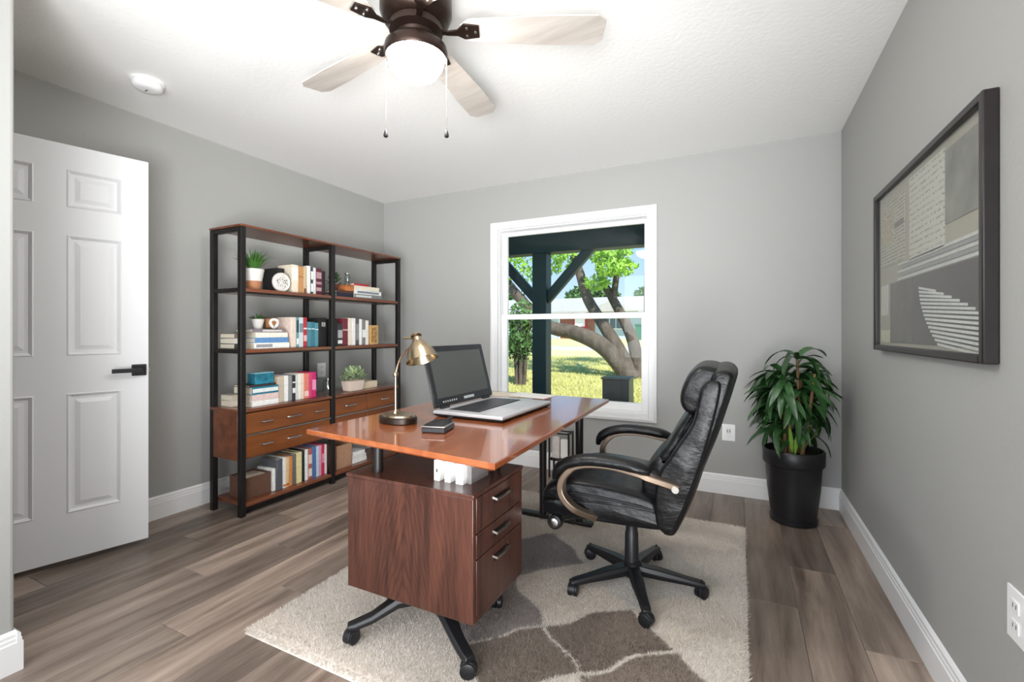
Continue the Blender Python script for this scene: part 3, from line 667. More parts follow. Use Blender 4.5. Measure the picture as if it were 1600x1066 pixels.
# ------------------------------------------------------------------ rug
RX0, RX1, RY0, RY1, RH = -1.69, .03, 1.125, 2.99, .018
rug = thing('area_rug', 'cream shag rug with taupe and brown diamond blocks under the desk', 'rug', (-.83, 2.05, 0))
M_rug = bpy.data.materials.new('rug_wool'); M_rug.use_nodes = True; n = M_rug.node_tree; b = n.nodes['Principled BSDF']; b.inputs['Roughness'].default_value = .95; b.inputs['Specular IOR Level'].default_value = .1
va = n.nodes.new('ShaderNodeVertexColor'); va.layer_name = 'Col'; n.links.new(va.outputs['Color'], b.inputs['Base Color'])
CRM, TAU, BRN, BR2, GRY, LGY, CR2 = [np.array(srgb(*c)[:3]) for c in ((224, 215, 205), (164, 154, 149), (138, 125, 115), (146, 133, 122), (162, 156, 154), (214, 207, 200), (220, 210, 198))]
def rugcol(x, y):
    x = x + .012 * np.sin(y * 31 + 2) ; y = y + .012 * np.sin(x * 27)
    s = (x + y) / math.sqrt(2); t = (x - y) / math.sqrt(2)
    c = np.tile(CRM, (len(x), 1))
    def cell(s0, s1, t0, t1, k): c[(s > s0) & (s < s1) & (t > t0) & (t < t1)] = k
    cell(.70, 1.06, -2.365, -2.02, GRY); cell(.70, 1.06, -2.02, -1.63, CR2); cell(.70, 1.06, -1.63, -1.375, BRN); cell(.70, 1.07, -1.36, -1.05, BR2)
    cell(.36, .69, -2.0, -1.64, TAU); cell(.36, .69, -1.63, -1.37, BR2); cell(.36, .69, -2.3, -2.02, CR2); cell(1.06, 1.55, -2.05, -1.63, LGY); cell(1.06, 1.42, -1.63, -1.375, CR2)
    cell(.36, .70, -2.62, -2.32, LGY); cell(1.06, 1.42, -2.62, -2.32, CR2)
    return c
def setcol(me, colr):
    a = me.color_attributes.new('Col', 'FLOAT_COLOR', 'POINT'); a.data.foreach_set('color', np.hstack([colr, np.ones((len(colr), 1))]).astype(np.float32).ravel())
nx, ny = 110, 120
gx, gy = np.meshgrid(np.linspace(RX0, RX1, nx), np.linspace(RY0, RY1, ny)); gx = gx.ravel(); gy = gy.ravel()
ed = np.minimum.reduce([gx - RX0, RX1 - gx, gy - RY0, RY1 - gy]); gz = RH * np.sqrt(np.clip(ed / .022, 0, 1)) + .0005
s_ = (gx + gy) / math.sqrt(2); t_ = (gx - gy) / math.sqrt(2)
gz = gz + np.random.uniform(-.0012, .0012, len(gz)) * (ed > .01)
fs = [(j * nx + i, j * nx + i + 1, (j + 1) * nx + i + 1, (j + 1) * nx + i) for j in range(ny - 1) for i in range(nx - 1)]
mb = MB(); mb.v = list(zip(gx, gy, gz)); mb.f = fs
mo = mb.build('rug_base', M_rug, rug, smooth=80, fix=False); setcol(mo.data, rugcol(gx, gy))
NB = 260000
px = np.random.uniform(RX0 + .002, RX1 - .002, NB); py = np.random.uniform(RY0 + .002, RY1 - .002, NB)
ed = np.minimum.reduce([px - RX0, RX1 - px, py - RY0, RY1 - py]); pz = RH * np.sqrt(np.clip(ed / .022, 0, 1))
an = np.random.uniform(0, 2 * np.pi, NB); hh = np.random.uniform(.005, .011, NB); wd = .0013
fx = np.where(px - RX0 < .02, -.01, np.where(RX1 - px < .02, .01, 0)); fy = np.where(py - RY0 < .02, -.01, np.where(RY1 - py < .02, .01, 0))
lx = np.random.normal(0, .005, NB) + .003 * np.sin(px * 17 + py * 9) + fx; ly = np.random.normal(0, .005, NB) + .003 * np.cos(py * 15 - px * 11) + fy
V = np.empty((NB * 3, 3)); V[0::3] = np.c_[px + np.cos(an) * wd, py + np.sin(an) * wd, pz]; V[1::3] = np.c_[px - np.cos(an) * wd, py - np.sin(an) * wd, pz]; V[2::3] = np.c_[px + lx, py + ly, pz + hh]
V[:, :] -= np.array(OFF[rug.name])
def trimesh(name, V, F, m, parent, kind=None):
    me = bpy.data.meshes.new(name); me.vertices.add(len(V)); me.vertices.foreach_set('co', V.astype(np.float32).ravel()); k = F.shape[1]
    me.loops.add(F.size); me.loops.foreach_set('vertex_index', F.astype(np.int32).ravel()); me.polygons.add(len(F)); me.polygons.foreach_set('loop_start', np.arange(0, F.size, k, dtype=np.int32))
    me.polygons.foreach_set('loop_total', np.full(len(F), k, dtype=np.int32)); me.update(calc_edges=True); me.materials.append(m)
    o = bpy.data.objects.new(name, me); col.objects.link(o); o.parent = parent
    if kind: o['kind'] = kind
    return o
po = trimesh('rug_pile', V, np.arange(NB * 3).reshape(-1, 3), M_rug, rug, 'stuff')
pc = rugcol(px, py) * np.random.uniform(.88, 1.12, (NB, 1)); setcol(po.data, np.repeat(np.clip(pc, 0, 1), 3, axis=0))
RT = RH + .002   # rug walking surface

# ------------------------------------------------------------------ casters and star bases
def caster(root, p, ang, r=.026, parent=None):
    c, s = math.cos(ang), math.sin(ang); x, y = p
    ct = MB().lathe([(.006, RT + r * 1.4), (.006, RT + r * 2.9)], (x, y, 0), 10).build('caster', M_blkp, root)
    m = MB()
    for sd in (-1, 1):
        ring = []
        for t_, rr in ((-.5, .8), (-.38, 1), (.38, 1), (.5, .8)):
            o_ = sd * .0115 + t_ * .019
            ring.append([(x - s * o_ + c * r * rr * math.cos(a), y + c * o_ + s * r * rr * math.cos(a), RT + r + r * rr * math.sin(a)) for a in [2 * math.pi * k / 18 for k in range(18)]])
        m.rings(ring)
    m.build('wheel', M_blkp, ct)
    m = MB(); ring = []
    for o_ in (-.013, .013):
        rr = r * 1.16; pts = [(rr * math.cos(a), rr * math.sin(a)) for a in [math.pi * (-.05 + .9 * k / 10) for k in range(11)]] + [(-r * .2, r * .3), (r * .3, -r * .1)]
        ring.append([(x - s * o_ + c * u, y + c * o_ + s * u, RT + r + v) for u, v in pts])
    m.rings(ring).build('hood', M_blkp, ct, bevel=.002)
def starbase(root, c, rad, angs, ztop, zend, w0=.030, w1=.021):
    m = MB().lathe([(.034, ztop - .06), (.04, ztop - .045), (.04, ztop), (.03, ztop + .01)], (c[0], c[1], 0), 20).build('hub', M_blkp, root)
    for a in angs:
        a = R(a); d = Vector((math.cos(a), math.sin(a), 0)); sd = Vector((-d.y, d.x, 0)); rs = []
        for t, zz, wd, th in ((.02, ztop - .004, w0, .044), (.12, ztop - .012, w0 * .95, .04), (rad * .75, zend + (ztop - zend) * .22, w1 * 1.05, .03), (rad - .012, zend, w1, .026), (rad + .014, zend - .006, w1 * .8, .02)):
            p = Vector((c[0], c[1], 0)) + d * t
            rs.append([p + sd * wd * .72 + Vector((0, 0, zz)), p - sd * wd * .72 + Vector((0, 0, zz)), p - sd * wd + Vector((0, 0, zz - th * .45)), p - sd * wd * .8 + Vector((0, 0, zz - th)), p + sd * wd * .8 + Vector((0, 0, zz - th)), p + sd * wd + Vector((0, 0, zz - th * .45))])
        MB().rings(rs).build('base_leg', M_blkp, root, bevel=.003)
        caster(root, (c[0] + rad * d.x, c[1] + rad * d.y), a + .9)

# ------------------------------------------------------------------ desk with castered pedestal
desk = thing('desk', 'cherry wood desk on a castered drawer pedestal in the middle of the rug', 'desk', (-1.12, 1.98, RT))
A, B, C_, D = (-.662, 1.228), (-1.585, 1.320), (-1.560, 2.745), (-.690, 2.695)
m = MB(); q = lambda d, z: [(A[0] - d, A[1] + d, z), (D[0] - d, D[1] - d, z), (C_[0] + d, C_[1] - d, z), (B[0] + d, B[1] + d, z)]
m.rings([q(.030, .716), q(.004, .728), q(0, .732), q(0, .747), q(.003, .75)]).build('desk_top', M_desk, desk, smooth=20)
m = MB(); cx0, cx1, cy0, cy1, cz0, cz1 = -1.319, -.772, 1.285, 1.655, .20, .62
cab = MB().box(cx0, cx1 - .02, cy0, cy1, cz0, cz1 - .014).build('pedestal', M_cab, desk, bevel=.002)
MB().box(cx0 - .006, cx1 + .004, cy0 - .006, cy1 + .004, cz1 - .014, cz1).build('pedestal_top', M_cab, desk, bevel=.002)
MB().box(cx0, cx1, cy0 - .002, cy0 + .016, cz0 - .004, cz1 - .0145).build('pedestal_side', M_cath, desk, bevel=.002)
MB().box(cx0, cx1, cy1 - .014, cy1 + .001, cz0 - .004, cz1 - .0145).build('pedestal_side', M_cab, desk, bevel=.002)
MB().box(cx0, cx1, cy0 + .016, cy1 - .014, cz0 - .004, cz0 + .012).build('pedestal_bottom', M_cab, desk)
for z0, z1 in ((.486, .602), (.402, .482), (.214, .398)):
    d = MB().box(cx1 - .018, cx1 + .002, cy0 + .018, cy1 - .016, z0, z1).build('drawer', M_cab, desk, bevel=.002)
    zc = z1 - .030 if z1 - z0 > .1 else (z0 + z1) / 2 + .012; ym = (cy0 + cy1) / 2
    MB().band([(cx1 + .001, ym - .058, zc), (cx1 + .014, ym - .050, zc - .008), (cx1 + .016, ym, zc - .010), (cx1 + .014, ym + .050, zc - .008), (cx1 + .001, ym + .058, zc)], .004, .003, (0, 0, 1)).build('handle', M_chrome, d)
    MB().box(cx1 + .002, cx1 + .0035, ym - .05, ym + .05, zc - .022, zc - .001).build('handle_recess', M_blk, d)
for (x, y) in ((-1.228, 1.345), (-.86, 1.60)): MB().lathe([(.019, cz1), (.019, .718)], (x, y, 0), 18).build('riser_post', M_blk, desk)
starbase(desk, (-1.045, 1.43), .285, (221, 331, 57, 160), .185, .098, .034, .024)
MB().box(-1.15, -.94, 1.36, 1.52, .18, .197).build('base_plate', M_blk, desk, bevel=.003)
for x in (-1.07, -.84): MB().tube([(x, 2.60, RT + .02), (x, 2.60, .73)], [.02, .024], 14).build('leg', M_blk, desk)
MB().box(-1.25, -.76, 2.575, 2.625, RT, RT + .024).build('foot', M_blk, desk, bevel=.006)
MB().box(-1.3, -.78, 2.57, 2.63, .69, .718).build('cross_rail', M_blk, desk)

# notebooks on pedestal
g9 = 'small white notebooks on the desk pedestal'
for i, (x, wd, c, lb, tilt) in enumerate(((-.975, .024, (232, 232, 228), 'slim white notebook at the left on the desk pedestal', 0), (-.93, .024, (236, 236, 234), 'slim white notebook in the middle on the desk pedestal', 0), (-.884, .030, (240, 240, 238), 'wider white notebook at the right on the desk pedestal', 0), (-.848, .016, (120, 116, 114), 'grey notebook behind the wider white one on the pedestal', 0))):
    t = thing('notebook', lb, 'notebook', (x + wd / 2, 1.38, cz1), g9); y0 = 1.352 + (.02 if i == 3 else 0); y1 = y0 + .12
    MB().box(x, x + wd, y0, y0 + .002, cz1, cz1 + .088).box(x, x + .002, y0 + .002, y1, cz1, cz1 + .088).box(x + wd - .002, x + wd, y0 + .002, y1, cz1, cz1 + .088).build('cover', cm(c), t)
    MB().box(x + .002, x + wd - .002, y0 + .002, y1 - .003, cz1 + .002, cz1 + .085).build('pages', M_page, t)
    if i == 0: MB().box(x + .009, x + .015, y0 - .0008, y0, cz1 + .03, cz1 + .042).build('spine_mark', M_blkp, t)

# ------------------------------------------------------------------ laptop
lt = thing('laptop', 'open silver and black laptop facing the leather chair on the desk', 'laptop', (-1.095, 2.04, .75))
LA = R(-1.5)
def lap(mb): return mb.xf(Matrix.Translation((-1.095, 2.04, .75)) @ Matrix.Rotation(LA, 4, 'Z'))
LW, LD = .535, .372
m = MB(); q = lambda d, z: [(-LD / 2 + d, -LW / 2 + d, z), (LD / 2 - d, -LW / 2 + d, z), (LD / 2 - d, LW / 2 - d, z), (-LD / 2 + d, LW / 2 - d, z)]
lap(MB().rings([q(.012, .002), q(.003, .010), q(.003, .014)])).build('underside', M_blkp, lt)
lap(MB().rings([q(.002, .014), q(0, .017), q(0, .027), q(.004, .030)])).build('base', M_silver, lt, bevel=.003)
lap(MB().box(-.135, .035, -.215, .215, .030, .0308)).build('keyboard_well', M_blkp, lt)
kb = MB()
for r in range(6):
    for k in range(15):
        x0 = -.131 + r * .0273; y0 = -.211 + k * .0282; kb.rings([[(x0 + d, y0 + d, z), (x0 + .024 - d, y0 + d, z), (x0 + .024 - d, y0 + .0255 - d, z), (x0 + d, y0 + .0255 - d, z)] for d, z in ((0, .0308), (.001, .033), (.004, .0336))])
lap(kb).build('keys', mat('key_caps', srgb(44, 44, 48), .35), lt, kind='stuff')
lap(MB().box(.055, .145, -.06, .06, .030, .0305)).build('touchpad', mat('touchpad_grey', srgb(172, 172, 176), .4), lt)
for y in (-.19, .19): lap(MB().lathe([(.009, y - .03), (.009, y + .03)], (-LD / 2 + .012, 0, .034), 12, axis='y')).build('hinge', M_blkp, lt)
def lid(mb): 
    mb.xf(Matrix.Translation((-LD / 2 + .012, 0, .034)) @ Matrix.Rotation(R(-15), 4, 'Y')); return lap(mb)
SH = .305
bz = .034
m = MB().box(-.009, 0, -LW / 2, LW / 2, .004, SH)
ld = lid(m).build('lid', mat('lid_black', srgb(30, 30, 32), .35), lt, bevel=.004)
m = MB().box(0, .004, -LW / 2 + .004, -LW / 2 + bz, .01, SH - .004).box(0, .004, LW / 2 - bz, LW / 2 - .004, .01, SH - .004).box(0, .004, -LW / 2 + bz, LW / 2 - bz, SH - .03, SH - .004).box(0, .004, -LW / 2 + bz, LW / 2 - bz, .01, .046)
lid(m).build('bezel', M_blkp, ld, bevel=.0015)
lid(MB().box(-.001, .0018, -LW / 2 + bz, LW / 2 - bz, .046, SH - .03)).build('screen', M_scr, ld)
m = MB()
for k in range(7): m.box(.004, .0046, -.20 + k * .018, -.192 + k * .018, .022, .030)
m.box(.004, .0046, -.02, .075, .020, .033)
lid(m).build('status_lights', M_silver, ld)
lap(MB().box(.10, .135, LW / 2, LW / 2 + .016, .016, .027)).build('usb_receiver', M_blkp, lt, bevel=.002)

# ------------------------------------------------------------------ desk lamp
dl = thing('desk_lamp', 'antique brass gooseneck desk lamp with bell shade on the desk', 'lamp', (-1.346, 1.60, .75))
m = MB(); el = lambda rx, ry, z: [(-1.346 + rx * math.cos(a), 1.60 + ry * math.sin(a), z) for a in [2 * math.pi * k / 28 for k in range(28)]]
MB().rings([el(.088, .062, .75), el(.092, .066, .754), el(.092, .066, .774), el(.088, .062, .779)]).build('base', mat('dark_bronze', srgb(48, 36, 28), .3, .5), dl)
MB().rings([el(.082, .056, .779), el(.080, .054, .786), el(.060, .04, .790)]).build('base_plate', M_brass, dl)
bxl, byl = -1.36, 1.60
MB().lathe([(.014, .79), (.012, .80), (.006, .806), (.0055, .955)], (bxl, byl, 0), 14).build('stem', M_brass, dl)
MB().lathe([(.002, .948), (.011, .952), (.013, .960), (.011, .968), (.002, .972)], (bxl, byl, 0), 14).build('joint', M_brass, dl)
neck = smoothpts([(bxl, byl, .965), (-1.345, byl, 1.01), (-1.32, byl, 1.052), (-1.285, byl, 1.08), (-1.262, byl, 1.088)], 5)
MB().tube(neck, .0045, 10).build('gooseneck', M_brass, dl)
ax = Vector((.40, -.12, -1)).normalized(); top = Vector((-1.252, 1.602, 1.140))
Mx = Matrix.Translation(top) @ ax.to_track_quat('Z', 'Y').to_matrix().to_4x4()
def sh(prof, n=28): return MB().lathe(prof, (0, 0, 0), n, cap=False).xf(Mx)
sh([(.001, -.004), (.012, -.003), (.018, .004), (.020, .03), (.024, .036), (.044, .058), (.060, .088), (.068, .118), (.070, .122), (.067, .122), (.058, .09), (.042, .062), (.022, .040)]).build('shade', M_brass, dl)
sh([(.0215, .006), (.0235, .008), (.0235, .012), (.0215, .014)]).build('shade_collar', mat('dark_brass', srgb(92, 70, 46), .35, .9), dl)
sh([(.001, .045), (.014, .05), (.02, .066), (.014, .082), (.001, .088)], 16).build('bulb', mat('unlit_bulb', srgb(236, 232, 222), .2), dl)
MB().tube([(-1.262, 1.60, 1.088), (-1.258, 1.60, 1.11)], .007, 10).build('swivel', M_brass, dl)
MB().lathe([(.004, -.03), (.006, -.028), (.006, .02), (.008, .022), (.008, .034)], (-1.256, 1.60, 1.122), 12, axis='x').xf(Matrix.Translation((-.03, 0, 0))).build('tension_knob', M_brass, dl)

# ------------------------------------------------------------------ gadget, windowsill reflection sheets
gd = thing('desktop_gadget', 'small black and silver desktop gadget with side arm near the lamp', 'gadget', (-1.09, 1.535, .75))
Mg = Matrix.Translation((-1.09, 1.54, .75)) @ Matrix.Rotation(R(14), 4, 'Z')
m = MB(); q = lambda d, z: [(-.048 + d, -.058 + d, z), (.048 - d, -.058 + d, z), (.048 - d, .058 - d, z), (-.048 + d, .058 - d, z)]
m.rings([q(.004, 0), q(0, .003), q(0, .02), q(.002, .022)]).xf(Mg).build('body', M_blkp, gd, bevel=.003)
MB().rings([q(.001, .022), q(-.001, .0235), q(-.001, .0265), q(.002, .028)]).xf(Mg).build('trim_band', M_chrome, gd, bevel=.001)
MB().rings([q(.006, .028), q(.012, .034), q(.026, .0395), q(.036, .041)]).xf(Mg).build('domed_top', M_blkp, gd, smooth=60)
MB().band([(0, .055, .014), (.004, .085, .022), (.008, .115, .030), (.01, .125, .030)], .009, .005, (1, 0, 0)).xf(Mg).build('side_arm', M_blkp, gd, bevel=.002)
for i, (c, a, lb) in enumerate((((-1.36, 2.60), 8, 'cream sheet standing in for windowsill reflection at the window end of the desk'), ((-1.165, 2.635), -6, 'white sheet standing in for windowsill reflection right of the cream one'))):
    t = thing('reflection_sheet', lb, 'paper', (c[0], c[1], .75), 'sheets standing in for the windowsill reflection'); Mp = Matrix.Translation((c[0], c[1], .7505 + .0 * i)) @ Matrix.Rotation(R(a), 4, 'Z')
    MB().box(-.14, .14, -.085, .085, 0, .0015).xf(Mp).build('sheet', [M_page, M_white][i], t)  # pale sheets stand in for the windowsill's reflection on the desk top
    if i: MB().box(-.13, .13, -.08, .06, .0015, .003).xf(Mp).build('top_sheet', M_white, t)

# ------------------------------------------------------------------ magazine rack under the window
mr_ = thing('magazine_rack', 'small black wire rack holding white papers below the window', 'rack', (-1.265, 3.44, 0))
m = MB()
for x in (-1.345, -1.185):
    for y in (3.40, 3.50): MB().box(x - .006, x + .006, y - .006, y + .006, 0, .36).build('leg', M_blk, mr_)
for y in (3.40, 3.50):
    for z in (.14, .35): MB().box(-1.339, -1.191, y - .005, y + .005, z - .005, z + .005).build('rail', M_blk, mr_)
for x in (-1.345, -1.185):
    for z in (.14, .35): MB().box(x - .005, x + .005, 3.406, 3.494, z - .005, z + .005).build('rail', M_blk, mr_)
MB().box(-1.339, -1.191, 3.406, 3.494, .145, .150).build('bottom_panel', M_blk, mr_)
for i, (x0, x1, h, y) in enumerate(((-1.33, -1.27, .17, 3.42), (-1.262, -1.20, .15, 3.43))):
    tag(MB().box(x0, x1, y, y + .03, .1505, .15 + h).build('paper_bundle', [cm((214, 206, 200)), M_white][i], None, bevel=.002), ['greyish paper bundle on the left side of the wire rack', 'white paper bundle on the right side of the wire rack'][i], 'papers', 'papers in the wire rack')

# ------------------------------------------------------------------ office chair
YC = 2.08
ch = thing('office_chair', 'black leather executive swivel chair with padded arms facing the desk', 'chair', (-.43, YC, RT))
shell = smoothloop([(-.016, .994), (-.026, .941), (-.057, .834), (-.088, .734), (-.133, .612), (-.169, .497), (-.207, .40), (-.231, .378), (-.265, .39), (-.265, .47), (-.225, .56), (-.185, .66), (-.145, .77), (-.115, .86), (-.10, .95), (-.08, 1.0), (-.045, 1.012)], 3)
MB().puff(shell, YC - .275, YC + .275, .035, bulge=.012).build('back_shell', M_lea, ch, smooth=180)
wing = smoothloop([(-.055, .962), (-.089, .972), (-.123, .945), (-.136, .893), (-.155, .812), (-.2, .737), (-.238, .672), (-.268, .625), (-.285, .555), (-.288, .47), (-.275, .405), (-.225, .392), (-.18, .49), (-.135, .62), (-.10, .74), (-.07, .86)], 3)
for y0, y1 in ((YC - .285, YC - .205), (YC + .205, YC + .285)): MB().puff(wing, y0, y1, .026).build('side_bolster', M_lea, ch, smooth=180)
for nm, pts, hw in (('headrest', [(-.06, 1.0), (-.124, 1.020), (-.17, .988), (-.2, .93), (-.205, .875), (-.18, .838), (-.13, .84), (-.09, .92)], .215),
                    ('back_cushion', [(-.165, .845), (-.212, .785), (-.25, .715), (-.292, .645), (-.26, .615), (-.19, .65), (-.14, .80)], .205),
                    ('lumbar_cushion', [(-.278, .665), (-.325, .615), (-.352, .56), (-.342, .50), (-.28, .47), (-.21, .55), (-.21, .64)], .205)):
    MB().puff(smoothloop(pts, 4), YC - hw, YC + hw, .04, bulge=.008).build(nm, M_lea, ch, smooth=180)
seat = smoothloop([(-.762, .43), (-.755, .475), (-.715, .512), (-.64, .535), (-.52, .535), (-.37, .520), (-.29, .50), (-.27, .46), (-.28, .43), (-.5, .425), (-.7, .415)], 4)
MB().puff(seat, YC - .258, YC + .258, .05, bulge=.012).build('seat', M_lea, ch, smooth=180)
pan = smoothloop([(-.758, .405), (-.745, .440), (-.6, .462), (-.3, .468), (-.255, .43), (-.26, .39), (-.5, .378), (-.70, .372), (-.745, .382)], 4)
MB().puff(pan, YC - .262, YC + .262, .03).build('seat_base', M_lea, ch, smooth=180)
for sd in (-1, 1):
    y = YC + sd * .264
    MB().tube(smoothpts([(-.745, YC + sd * .235, .47), (-.70, y - sd * .004, .478), (-.55, y, .485), (-.40, y, .478), (-.29, y - sd * .006, .465)], 5), .004, 8).build('piping', M_leap, ch)
    ya = YC + sd * .318
    pad = smoothpts([(-.672, ya, .552), (-.660, ya, .588), (-.625, ya, .618), (-.57, ya, .638), (-.50, ya, .648), (-.40, ya, .646), (-.33, ya, .636), (-.295, ya, .628)], 4)
    n_ = len(pad); MB().tube(pad, [.010 + .014 * min(1, 5 * min(i + .3, n_ - 1 - i + .3) / n_) for i in range(n_)], 12, flat=1.6, up=(0, 0, 1)).build('arm_pad', M_lea, ch, smooth=180)
    fr = smoothpts([(-.195, YC + sd * .292, .576), (-.25, YC + sd * .305, .592), (-.33, ya, .612), (-.44, ya, .628), (-.54, ya, .622), (-.605, ya, .596), (-.640, ya, .550), (-.644, ya, .505), (-.622, ya, .468), (-.585, ya - sd * .01, .437), (-.545, ya - sd * .045, .41), (-.515, ya - sd * .075, .392)], 4)
    MB().band(fr, .021, [.012 if i < 8 else (.008 if i < 20 else .013) for i in range(len(fr))]).build('arm_frame', M_brz, ch, bevel=.004, smooth=50)
    MB().lathe([(.013, 0), (.013, .008), (.010, .010)], (-.208, YC + sd * .300 if sd > 0 else YC - .322, .575), 16, axis='y').build('arm_bolt', M_chrome, ch)
MB().box(-.53, -.33, YC - .09, YC + .09, .335, .378).build('tilt_mechanism', M_blk, ch, bevel=.01)
MB().lathe([(.024, .20), (.024, .345)], (-.43, YC, 0), 18).build('gas_lift', M_blkp, ch)
MB().lathe([(.036, .095), (.036, .11), (.031, .14), (.029, .255), (.026, .262), (.026, .30), (.03, .305), (.03, .335)], (-.43, YC, 0), 20).build('column', M_blkp, ch)
MB().tube([(-.50, YC - .06, .35), (-.62, YC - .16, .345), (-.70, YC - .22, .338)], .008, 8).build('lever', M_blk, ch)
MB().lathe([(.018, -.03), (.030, -.022), (.033, .0), (.030, .022), (.016, .03)], (-.70, YC - .235, .345), 18, axis='y').build('tension_knob', M_blkp, ch)
MB().lathe([(.020, -.032), (.014, -.034)], (-.70, YC - .235, .345), 18, axis='y').build('knob_cap', M_chrome, ch)
starbase(ch, (-.426, YC), .285, (6, 78, 147, 222, 292), .125, .092)

# ------------------------------------------------------------------ corner plant
pc_ = (.295, 3.275)
pp = thing('potted_dracaena', 'leafy dark green dracaena in a black planter in the right corner', 'plant', (pc_[0], pc_[1], 0))
M_pot = mat('black_planter_plastic', srgb(24, 24, 27), .38)
MB().lathe([(.115, 0), (.126, .004), (.129, .03), (.122, .034)], (*pc_, 0), 32).build('saucer', M_pot, pp)
MB().lathe([(.112, .03), (.121, .034), (.141, .2), (.150, .345), (.151, .348)], (*pc_, 0), 36).build('planter', M_pot, pp)
MB().lathe([(.150, .345), (.162, .35), (.165, .356), (.165, .432), (.161, .438), (.153, .438), (.149, .42), (.147, .40)], (*pc_, 0), 36, cap=False).build('rim', M_pot, pp, smooth=40)
MB().lathe([(.001, .405), (.148, .405)], (*pc_, 0), 32, cap=False).build('soil', M_soil, pp)
M_dr = mat('dracaena_leaf', srgb(48, 84, 44), .3, rnd=.55, var=.3, vscale=25, spec=.6)
M_dr2 = mat('young_leaf', srgb(120, 160, 64), .35, rnd=.3)
M_cane = mat('brown_cane', srgb(118, 92, 58), .7, var=.3, vscale=30)
lv = []
for L, W, dr in ((.27, .044, 2.0), (.31, .050, 3.0), (.25, .056, 2.6), (.29, .042, 4.2)):
    m = MB(); leafmesh(m, (0, 0, 0), (1, 0, .55), L, W, dr, n=9, fold=.3); me = bpy.data.meshes.new('leaf'); me.from_pydata(m.v, [], m.f); me.materials.append(M_dr)
    me.polygons.foreach_set('use_smooth', [True] * len(me.polygons)); lv.append((me, L))
rn = random.Random(21)
canes = []
for i in range(7):
    a = 2 * math.pi * i / 7 + rn.uniform(-.3, .3); r0 = .05; r1 = rn.uniform(.05, .15); h = rn.uniform(.70, .93)
    if i == 0: r1 = .02; h = .98
    p = [(pc_[0] + r0 * math.cos(a), pc_[1] + r0 * math.sin(a), .40), (pc_[0] + (r0 + r1) / 2 * math.cos(a), pc_[1] + (r0 + r1) / 2 * math.sin(a), .62), (pc_[0] + r1 * math.cos(a), pc_[1] + r1 * math.sin(a), h)]
    p = smoothpts(p, 5); MB().tube(p, [.012 - .005 * k / len(p) for k in range(len(p))], 8).build('cane', M_cane, pp); canes.append(p)
cnt = 0
for p in canes:
    for k in range(60):
        t = rn.random() ** .8; q = p[min(len(p) - 1, int((.22 + .78 * t) * (len(p) - 1) + .5))]; a = rn.uniform(0, 2 * math.pi); me, L = rn.choice(lv); sc = rn.uniform(.75, 1.05) * (1.0 if t > .5 else .85)
        out = Vector((q.x - pc_[0], q.y - pc_[1])); 
        if out.length > .02 and rn.random() < .6: a = math.atan2(out.y, out.x) + rn.gauss(0, .8)
        reach = L * sc * .66; tx, ty = q.x + reach * math.cos(a), q.y + reach * math.sin(a)
        pitch = rn.uniform(-.7, .45); roll = rn.uniform(-.4, .4)
        from mathutils import Euler
        Ml = Matrix.Translation(q) @ Euler((roll, pitch, a)).to_matrix().to_4x4() @ Matrix.Scale(sc, 4)
        vv = [Ml @ v.co for v in me.vertices]
        if max(v.x for v in vv) > XR - .012 or max(v.y for v in vv) > YB - .025 or cnt >= 290: continue
        o = bpy.data.objects.new('leaf', me); col.objects.link(o); o.parent = pp; o.location = (q.x - pc_[0], q.y - pc_[1], q.z)
        o.rotation_euler = (roll, pitch, a); o.scale = (sc, sc, sc); cnt += 1
for i in range(9):
    a = rn.uniform(0, 6.28); m = MB(); leafmesh(m, (pc_[0] + .05 * math.cos(a), pc_[1] + .05 * math.sin(a), .41), (.4 * math.cos(a), .4 * math.sin(a), 1), rn.uniform(.14, .24), .022, .8, n=7); m.build('young_leaf', M_dr2, pp, fix=False)

# ------------------------------------------------------------------ framed picture on the right wall
PY0, PY1, PZ0, PZ1 = 1.585, 2.655, 1.066, 1.768
pf = thing('framed_picture', 'large dark framed document collage with painted reflections under glass on right wall', 'picture', (XR, (PY0 + PY1) / 2, PZ0))
M_frm = mat('dark_frame_wood', srgb(30, 25, 24), .35, var=.15, vscale=20)
fw = .024
for a in ((PY0, PY0 + fw, PZ0, PZ1), (PY1 - fw, PY1, PZ0, PZ1), (PY0 + fw, PY1 - fw, PZ0, PZ0 + fw), (PY0 + fw, PY1 - fw, PZ1 - fw, PZ1)): MB().box(XR - .034, XR, *a).build('frame_rail', M_frm, pf, bevel=.004)
i0, i1, j0, j1 = PY0 + fw, PY1 - fw, PZ0 + fw, PZ1 - fw
xb = XR - .012
MB().box(xb, XR, i0, i1, j0, j1).build('mount_board', mat('beige_mount', srgb(172, 164, 148), .7), pf)
